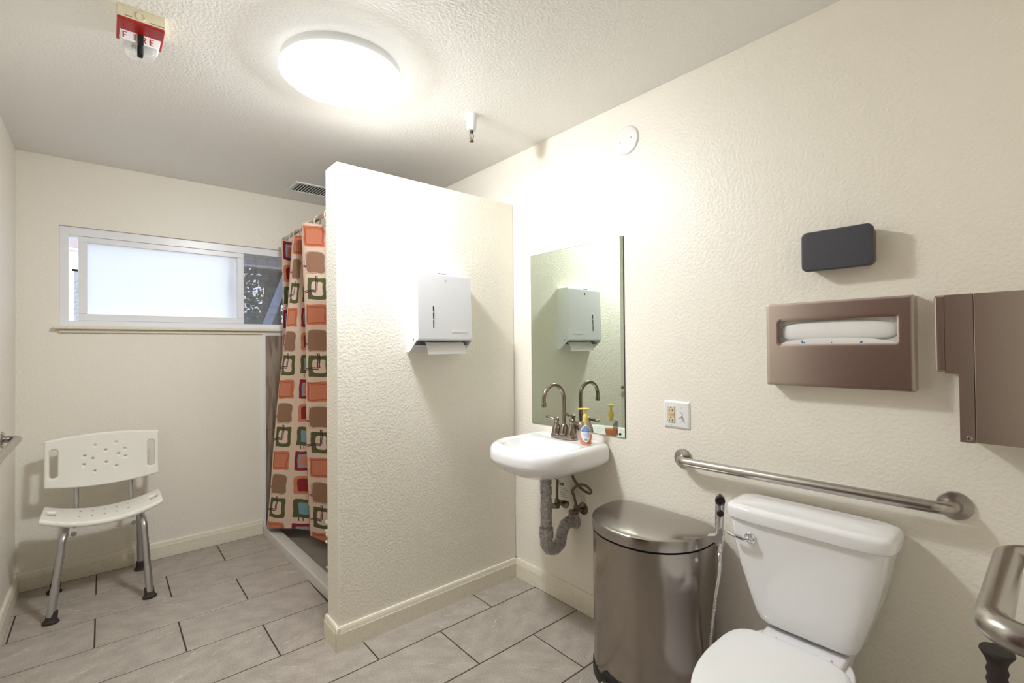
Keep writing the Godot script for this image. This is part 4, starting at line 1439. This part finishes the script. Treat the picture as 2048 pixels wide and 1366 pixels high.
# ---------------------------------------------------------------- toilet and sprayer
func build_toilet() -> void:
	var zc := -0.5425
	var t := thing("toilet", "white porcelain two piece toilet with lid down below the long grab bar", "toilet", Vector3(1.5, 0, zc))
	var tank := []
	for q in [[0.398, 0.118, 1.672, 1.775], [0.402, 0.128, 1.662, 1.785], [0.415, 0.140, 1.651, 1.792], [0.44, 0.149, 1.645, 1.796], [0.50, 0.168, 1.638, 1.80], [0.58, 0.191, 1.630, 1.80], [0.66, 0.209, 1.624, 1.80], [0.735, 0.222, 1.620, 1.80]]:
		tank.append(sup(q[2], q[3], (q[2] + q[3]) / 2, zc, q[1], 7.0, 7.0, q[0], 80))
	part(t, "tank", M.new().loft(tank), mats.porcelain, 60.0)
	var lid := []
	for q in [[0.7355, -0.006, 0.0], [0.737, 0.008, 0.0], [0.742, 0.0125, 0.0], [0.768, 0.0125, 0.0], [0.777, 0.009, 0.0], [0.7825, 0.001, 0.0], [0.7848, -0.012, 0.0], [0.7855, -0.034, 0.0], [0.7885, -0.052, 0.0], [0.79, -0.075, 0.0]]:
		lid.append(sup(1.620 - q[1], 1.80 + minf(q[1], 0.01), 1.711, zc, 0.222 + q[1], 5.5, 5.5, q[0], 80))
	part(t, "tank_lid", M.new().loft(lid), mats.porcelain, 60.0)
	# bowl: rim, curved bowl, pedestal
	var bowl := []
	for q in [[0.0, 1.22, 1.73, 0.118, 2.6], [0.02, 1.225, 1.73, 0.115, 2.6], [0.10, 1.25, 1.72, 0.105, 2.4], [0.20, 1.235, 1.71, 0.118, 2.3], [0.28, 1.18, 1.70, 0.142, 2.2], [0.335, 1.135, 1.70, 0.158, 2.2], [0.356, 1.12, 1.70, 0.162, 2.2], [0.372, 1.122, 1.70, 0.161, 2.2], [0.376, 1.13, 1.695, 0.156, 2.2]]:
		bowl.append(sup(q[1], q[2], 1.36, zc, q[3], q[4], 4.0, q[0], 72))
	part(t, "bowl", M.new().loft(bowl), mats.porcelain, 60.0)
	var deck := []
	for q in [[0.28, 0.09], [0.33, 0.110], [0.377, 0.116], [0.385, 0.114], [0.389, 0.106]]:
		deck.append(sup(1.52, 1.795, 1.66, zc, q[1], 4.0, 6.0, q[0], 56))
	part(t, "tank_shelf", M.new().loft(deck), mats.porcelain, 60.0)
	var sr := []
	for q in [[0.3775, 0.0], [0.3785, 0.003], [0.391, 0.003], [0.3955, 0.0]]:
		sr.append(sup(1.113 - q[1], 1.575, 1.42, zc - 0.004, 0.163 + q[1], 2.05, 4.0, q[0], 72))
	part(t, "seat", M.new().loft(sr), mats.seat, 40.0)
	var ld := []
	for q in [[0.396, -0.002, 0.0], [0.3975, 0.003, 0.0], [0.405, 0.003, 0.0], [0.4095, -0.001, 0.0], [0.412, -0.010, 0.0], [0.4135, -0.03, 0.0], [0.415, -0.07, 0.0], [0.416, -0.12, 0.0]]:
		ld.append(sup(1.110 - q[1], 1.588 + q[1] * 0.5, 1.42, zc - 0.004, 0.166 + q[1], 2.05, 4.0, q[0], 72))
	part(t, "seat_lid", M.new().loft(ld), mats.seat, 40.0)
	for z in [-0.075, 0.075]:
		part(t, "hinge", M.new().rbox(Vector3(1.570, 0.3895, zc + z - 0.02), Vector3(1.605, 0.408, zc + z + 0.02), 0.006), mats.seat)
	var o := Vector3(1.623, 0.684, zc - 0.142)
	var lv := part(t, "flush_lever", M.new().tube(spline([o + Vector3(-0.016, 0, 0), o + Vector3(-0.020, -0.002, -0.016), o + Vector3(-0.022, 0.002, -0.04), o + Vector3(-0.02, 0.006, -0.066)], 6), 0.0062, 12), mats.chrome, 60.0, "chrome flush lever")
	sub(lv, "escutcheon", M.new().lathe([Vector2(0, -0.004), Vector2(0.018, -0.004), Vector2(0.0175, 0.004), Vector2(0.012, 0.009), Vector2(0.010, 0.018), Vector2(0.006, 0.022), Vector2(0, 0.023)], o, Vector3.LEFT, 24), mats.chrome)
	# hand sprayer on its bracket
	var b := Vector3(1.655, 0.64, zc - 0.262)
	var s := thing("bidet_sprayer", "chrome hand sprayer with black buttons hanging beside the tank", "sprayer", b)
	var top := b + Vector3(0.0, 0.148, 0.004)
	part(s, "handle", M.new().tube([b + Vector3(0, -0.008, 0), b + Vector3(0, 0.02, 0), b + Vector3(0.0, 0.07, 0.001), b + Vector3(0, 0.125, 0.004), top, top + Vector3(0, 0.004, 0)], [0.0115, 0.0135, 0.015, 0.0162, 0.0162, 0.011], 20), mats.chrome, 50.0)
	var hd := Vector3(-0.90, 0.0, 0.44).normalized()
	part(s, "spray_head", M.new().lathe([Vector2(0, -0.01), Vector2(0.0145, -0.01), Vector2(0.016, 0.014), Vector2(0.0165, 0.024), Vector2(0.013, 0.027), Vector2(0.011, 0.025), Vector2(0.006, 0.0265), Vector2(0, 0.026)], top + Vector3(0, -0.010, 0), hd, 24), mats.black)
	part(s, "trigger", M.new().lathe([Vector2(0, 0.0), Vector2(0.0105, 0.0), Vector2(0.0115, 0.012), Vector2(0.0115, 0.021), Vector2(0.009, 0.024), Vector2(0, 0.0245)], top + Vector3(0, -0.056, 0), hd, 20), mats.black)
	var br := part(s, "bracket", M.new().prism(PackedVector2Array([Vector2(-0.034, -0.014), Vector2(0.0155, -0.014), Vector2(0.0155, 0.038), Vector2(0.008, 0.036), Vector2(0.001, 0.022), Vector2(-0.008, 0.009), Vector2(-0.034, 0.003), Vector2(-0.041, -0.006)]), b + Vector3(-0.016, 0, 0), Vector3(0.30, 0, 0.954), Vector3.UP, Vector3(0.030, 0, -0.008)), mats.chrome, 30.0)
	sub(br, "hook_arm", M.new().rbox(b + Vector3(-0.006, 0.010, 0.008), b + Vector3(0.012, 0.028, 0.0163), 0.003), mats.chrome)
	part(s, "hose_nut", M.new().lathe([Vector2(0, 0), Vector2(0.0125, 0), Vector2(0.0125, -0.014), Vector2(0.010, -0.017), Vector2(0.010, -0.034), Vector2(0.0075, -0.036), Vector2(0, -0.036)], b + Vector3(0, -0.012, 0), Vector3.UP, 20), mats.chrome, 30.0)
	# ribbed hose
	var hp := spline([b + Vector3(0, -0.045, 0), b + Vector3(0.0, -0.12, -0.002), b + Vector3(0.0, -0.22, -0.018), b + Vector3(0.0, -0.40, -0.040), b + Vector3(0.02, -0.47, -0.042), b + Vector3(0.09, -0.50, -0.045), b + Vector3(0.155, -0.47, -0.04)], 40)
	var hr := []
	for k in hp.size():
		hr.append(0.0072 if k % 2 == 0 else 0.0058)
	part(s, "hose", M.new().tube(hp, hr, 12), mats.chrome, 30.0)

# ---------------------------------------------------------------- things on the right wall
func build_wall_things() -> void:
	grab_bar("grab_bar", "long steel grab bar on the wall above the toilet tank", Vector3(XR, 0.856, -1.030), Vector3(XR, 0.866, -0.205), Vector3.LEFT, 0.0175, 0.0395)
	# blank cover plate
	var c := Vector3(XR, 2.262, -1.291)
	var pl := thing("round_cover_plate", "round white blank cover plate high on the wall", "cover plate", c)
	part(pl, "plate", M.new().lathe([Vector2(0, 0), Vector2(0.0655, 0), Vector2(0.065, 0.003), Vector2(0.060, 0.0075), Vector2(0.052, 0.0085), Vector2(0, 0.0085)], c, Vector3.LEFT, 48), mats.white_paint, 30.0)
	for z in [-0.031, 0.029]:
		part(pl, "screw", M.new().lathe([Vector2(0, 0), Vector2(0.0032, 0), Vector2(0.0026, 0.0008), Vector2(0, 0.001)], c + Vector3(-0.0084, z * 0.1, z), Vector3.LEFT, 12), mk(col(150, 146, 140), 0.4))
	# dark box unit
	var so := thing("air_freshener", "charcoal grey rounded box mounted above the seat cover dispenser", "air freshener", Vector3(XR, 1.56, -0.46))
	var body := M.new()
	var rings := []
	for q in [[0.0, -0.006], [0.048, -0.001], [0.0505, 0.0], [0.051, -0.002]]:
		rings.append(yz_ring(XR - q[0], 1.6255, -0.4655, 0.064 + q[1], 0.0975 + q[1], 0.018))
	part(so, "body", body.loft(rings), mk(col(92, 86, 74), 0.5), 30.0)
	var face := []
	for q in [[0.0512, -0.002], [0.0522, 0.0], [0.060, 0.0], [0.0635, -0.003], [0.0642, -0.008]]:
		face.append(yz_ring(XR - q[0], 1.6255, -0.4655, 0.064 + q[1], 0.0975 + q[1], 0.018))
	part(so, "front_cover", M.new().loft(face), mats.charcoal, 30.0)
	# seat cover dispenser with opening
	var sc := thing("seat_cover_dispenser", "brushed steel seat cover dispenser with white paper in the slot", "seat cover dispenser", Vector3(XR, 1.184, -0.479))
	var x := XR - 0.052
	var y0 := 1.184
	var y1 := 1.463
	var za := -0.679
	var zb := -0.279
	var sd := func(p: Vector2) -> float:
		var d := rounded(p, Vector2((za + zb) / 2, (y0 + y1) / 2), Vector2((zb - za) / 2, (y1 - y0) / 2), 0.002)
		return minf(d, -rounded(p, Vector2(-0.4775, 1.3635), Vector2(0.1595, 0.040), 0.005))
	part(sc, "face", M.new().plate(Vector2(za, y0), Vector2(zb, y1), 0.005, sd, 0.003, 0.0012, func(p: Vector2, h: float) -> Vector3: return Vector3(x + 0.0015 - h, p.y, p.x)), mats.satin, 30.0)
	part(sc, "side", M.new().rbox(Vector3(x + 0.002, y0, za), Vector3(XR, y1, za + 0.002), 0.0005, 1), mats.satin)
	part(sc, "side", M.new().rbox(Vector3(x + 0.002, y0, zb - 0.002), Vector3(XR, y1, zb), 0.0005, 1), mats.satin)
	part(sc, "top", M.new().rbox(Vector3(x + 0.002, y1 - 0.002, za + 0.002), Vector3(XR, y1, zb - 0.002), 0.0005, 1), mats.satin)
	part(sc, "bottom", M.new().rbox(Vector3(x + 0.002, y0, za + 0.002), Vector3(XR, y0 + 0.002, zb - 0.002), 0.0005, 1), mats.satin)
	# folded paper covers inside
	var pk := M.new()
	pk.rbox(Vector3(x + 0.020, y0 + 0.01, za + 0.012), Vector3(x + 0.040, y1 - 0.03, zb - 0.012), 0.006)
	single("seat_cover_stack", "stack of white folded paper seat covers inside the dispenser", "seat covers", Vector3(XR - 0.03, y0, -0.479), pk, mats.paper)
	var bulge := M.new()
	var br := []
	for q in [[-0.640, 0.0], [-0.625, 0.5], [-0.585, 0.85], [-0.52, 1.0], [-0.44, 1.0], [-0.375, 0.85], [-0.335, 0.5], [-0.318, 0.0]]:
		var k: float = q[1]
		var o := PackedVector3Array()
		for i in 16:
			var a := TAU * i / 16
			o.append(Vector3(x + 0.0195 - maxf(0.0, cos(a)) * 0.012 * k - 0.0002, 1.362 + 0.004 * k + sin(a) * (0.012 + 0.024 * k), q[0]))
		br.append(o)
	bulge.loft(br)
	single("paper_seat_cover", "front paper seat cover bulging in the dispenser slot", "seat cover", Vector3(x + 0.01, 1.34, -0.48), bulge, mats.paper, 60.0)
	var flap := thing("printed_paper_band", "white paper band with small blue print along the dispenser slot", "paper band", Vector3(x + 0.01, 1.31, -0.48))
	part(flap, "band", M.new().prism(PackedVector2Array([Vector2(-0.64, 1.315), Vector2(-0.318, 1.315), Vector2(-0.318, 1.327), Vector2(-0.345, 1.335), Vector2(-0.40, 1.342), Vector2(-0.48, 1.344), Vector2(-0.56, 1.342), Vector2(-0.61, 1.335), Vector2(-0.64, 1.325)]), Vector3(x + 0.0055, 0, 0), Vector3(0, 0, 1), Vector3.UP, Vector3(0.0012, 0, 0)), mats.paper)
	for q in [[-0.571, 0.0035, 0.009], [-0.565, 0.005, 0.004], [-0.486, 0.003, 0.003], [-0.409, 0.006, 0.004]]:
		part(flap, "blue_print", M.new().rbox(Vector3(x + 0.0050, 1.3265, q[0]), Vector3(x + 0.0056, 1.3265 + q[2], q[0] + q[1]), 0.0), mk(col(40, 110, 170), 0.7))
	build_switch()
	build_roll_dispenser()

func yz_ring(x: float, yc: float, zc: float, hy: float, hz: float, r: float) -> PackedVector3Array:
	var o := PackedVector3Array()
	for q in [[1, 1, 0], [1, -1, 1], [-1, -1, 2], [-1, 1, 3]]:
		for k in 7:
			var a: float = (q[2] + k / 6.0) * PI / 2
			# corners in turn: +y+z, +z-y, -y-z, -z+y
			var cy: float = yc + q[1] * (hy - r)
			var cz: float = zc + q[0] * (hz - r)
			o.append(Vector3(x, cy + cos(a) * r, cz + sin(a) * r))
	return o

func build_switch() -> void:
	var zc := -1.0565
	var yc := 1.034
	var w := thing("switch_plate", "white double wall plate with outlet and toggle switch", "switch plate", Vector3(XR, 0.977, zc))
	var rings := []
	for q in [[0.0, 0.0], [0.003, 0.0], [0.0065, -0.006], [0.007, -0.008]]:
		rings.append(yz_ring(XR - q[0], yc, zc, 0.0565 + q[1], 0.0585 + q[1], 0.004))
	part(w, "plate", M.new().loft(rings), mats.white_paint, 20.0)
	var xf := XR - 0.007
	var oz := zc - 0.023
	var out := part(w, "outlet", M.new().rbox(Vector3(xf - 0.0035, yc - 0.034, oz - 0.0165), Vector3(xf, yc + 0.034, oz + 0.0165), 0.0015), mats.ivory, 40.0, "ivory outlet")
	for s in [1.0, -1.0]:
		var y: float = yc + 0.019 * s - (0.002 if s > 0 else 0.006)
		for dz in [-0.0065, 0.0065]:
			sub(out, "slot", M.new().rbox(Vector3(xf - 0.0042, y - 0.005, oz + dz - 0.0012), Vector3(xf - 0.003, y + 0.004, oz + dz + 0.0012), 0.0), mats.dark)
		sub(out, "ground_hole", M.new().lathe([Vector2(0, 0), Vector2(0.0026, 0), Vector2(0.0026, 0.0008), Vector2(0, 0.0009)], Vector3(xf - 0.0034, y + 0.0115, oz), Vector3.LEFT, 12), mats.dark)
	sub(out, "test_button", M.new().rbox(Vector3(xf - 0.0048, yc - 0.0055, oz - 0.012), Vector3(xf - 0.0034, yc + 0.0055, oz + 0.0015), 0.0005, 1), mk(col(222, 186, 148), 0.5))
	sub(out, "reset_button", M.new().rbox(Vector3(xf - 0.0048, yc - 0.0055, oz + 0.0025), Vector3(xf - 0.0034, yc + 0.0055, oz + 0.015), 0.0005, 1), mk(col(226, 176, 132), 0.5))
	var tz := zc + 0.023
	var sw := part(w, "switch_slot", M.new().rbox(Vector3(xf - 0.0012, yc - 0.012, tz - 0.005), Vector3(xf, yc + 0.012, tz + 0.005), 0.0005, 1), mk(col(206, 204, 200), 0.4))
	sub(sw, "toggle", M.new().tube([Vector3(xf, yc, tz), Vector3(xf - 0.009, yc - 0.005, tz), Vector3(xf - 0.0155, yc - 0.0095, tz)], [0.0044, 0.0038, 0.0032], 12), mats.white_paint)
	for q in [[oz, 0.046], [oz, -0.046], [tz, 0.03], [tz, -0.03]]:
		part(w, "screw", M.new().lathe([Vector2(0, 0), Vector2(0.0024, 0), Vector2(0.002, 0.0007), Vector2(0, 0.0009)], Vector3(xf, yc + q[1], q[0]), Vector3.LEFT, 10), mk(col(214, 212, 208), 0.3))

func build_roll_dispenser() -> void:
	var d := thing("toilet_roll_dispenser", "stepped brushed steel toilet roll dispenser beside the seat cover dispenser", "toilet paper dispenser", Vector3(XR, 1.06, -0.1))
	var x := XR - 0.125
	# outline in (z, y): tall body with a notch at its lower left
	var zl := -0.2265
	var zr := 0.012
	var yt := 1.451
	# left cap with rounded corners
	var rings := []
	for q in [[zl, 0.006], [zl + 0.0025, 0.0015], [zl + 0.006, 0.0], [zl + 0.021, 0.0]]:
		var i: float = q[1]
		rings.append(PackedVector3Array([Vector3(XR, 1.247 + i, q[0]), Vector3(XR, yt - i, q[0]), Vector3(x + 0.004 + i, yt - i, q[0]), Vector3(x + i, yt - 0.005 - i, q[0]), Vector3(x + i, 1.252 + i, q[0]), Vector3(x + 0.004 + i, 1.247 + i, q[0])]))
	part(d, "end_cap", M.new().loft(rings), mats.satin, 25.0)
	var left := PackedVector2Array([Vector2(zl + 0.0218, 1.243), Vector2(-0.1785, 1.2425), Vector2(-0.1785, 1.066), Vector2(-0.150, 1.066), Vector2(-0.150, yt - 0.0005), Vector2(zl + 0.0218, yt - 0.0005)])
	part(d, "body", M.new().prism(left, Vector3(XR, 0, 0), Vector3(0, 0, 1), Vector3.UP, Vector3(x - XR - 0.0006, 0, 0)), mats.satin)
	part(d, "door", M.new().rbox(Vector3(x - 0.0018, 1.0675, -0.1488), Vector3(XR, yt, zr), 0.0015), mats.satin)
	part(d, "lock", M.new().lathe([Vector2(0, 0), Vector2(0.0062, 0), Vector2(0.0062, 0.002), Vector2(0.0045, 0.003), Vector2(0, 0.0028)], Vector3(x - 0.0006, 1.077, -0.1605), Vector3.LEFT, 18), mats.steel)

# ---------------------------------------------------------------- rail at the side wall, plunger
func build_rail_and_plunger() -> void:
	var y := 0.912
	var z := -0.074
	var a := Vector3(0.965, y, z)
	var b := Vector3(1.345, y, z)
	var br := 0.040
	var g := thing("side_rail", "thick steel rail bent out from the side wall next to the toilet", "grab bar", Vector3(1.15, y, 0.015))
	var wa := Vector3(a.x, y, 0.015)
	var wb := Vector3(b.x, y, 0.015)
	var path := [wa, Vector3(a.x, y, z + br)] + arc(Vector3(a.x + br, y, z + br), Vector3(a.x, y, z + br), Vector3(a.x + br, y, z), 8).slice(1) + arc(Vector3(b.x - br, y, z + br), Vector3(b.x - br, y, z), Vector3(b.x, y, z + br), 8) + [wb]
	part(g, "bar", M.new().tube(path, 0.0215, 28), mats.steel, 60.0)
	for p in [wa, wb]:
		part(g, "flange", M.new().lathe([Vector2(0, 0), Vector2(0.038, 0), Vector2(0.038, 0.004), Vector2(0.024, 0.009), Vector2(0.0195, 0.01)], p, Vector3(0, 0, -1), 32), mats.steel, 30.0)
	var o := Vector3(1.60, 0, -0.112)
	var pl := thing("toilet_plunger", "plunger with black ribbed handle standing beside the toilet under the side rail", "plunger", o)
	var prof := [Vector2(0, 0.60), Vector2(0.030, 0.598), Vector2(0.032, 0.592), Vector2(0.026, 0.582)]
	for k in 16:
		prof.append(Vector2(0.0205 if k % 2 == 0 else 0.0175, 0.572 - k * 0.012))
	prof.append(Vector2(0.012, 0.37))
	prof.append(Vector2(0.0, 0.37))
	part(pl, "grip", M.new().lathe(prof, o, Vector3.UP, 24), mats.rubber, 50.0, "black ribbed grip")
	part(pl, "shaft", M.new().tube([o + Vector3(0, 0.09, 0), o + Vector3(0, 0.375, 0)], 0.011, 14), mats.black)
	part(pl, "cup", M.new().lathe([Vector2(0.0, 0.0), Vector2(0.070, 0.0), Vector2(0.072, 0.012), Vector2(0.062, 0.055), Vector2(0.035, 0.082), Vector2(0.018, 0.10), Vector2(0, 0.10)], o, Vector3.UP, 32), mats.rubber)
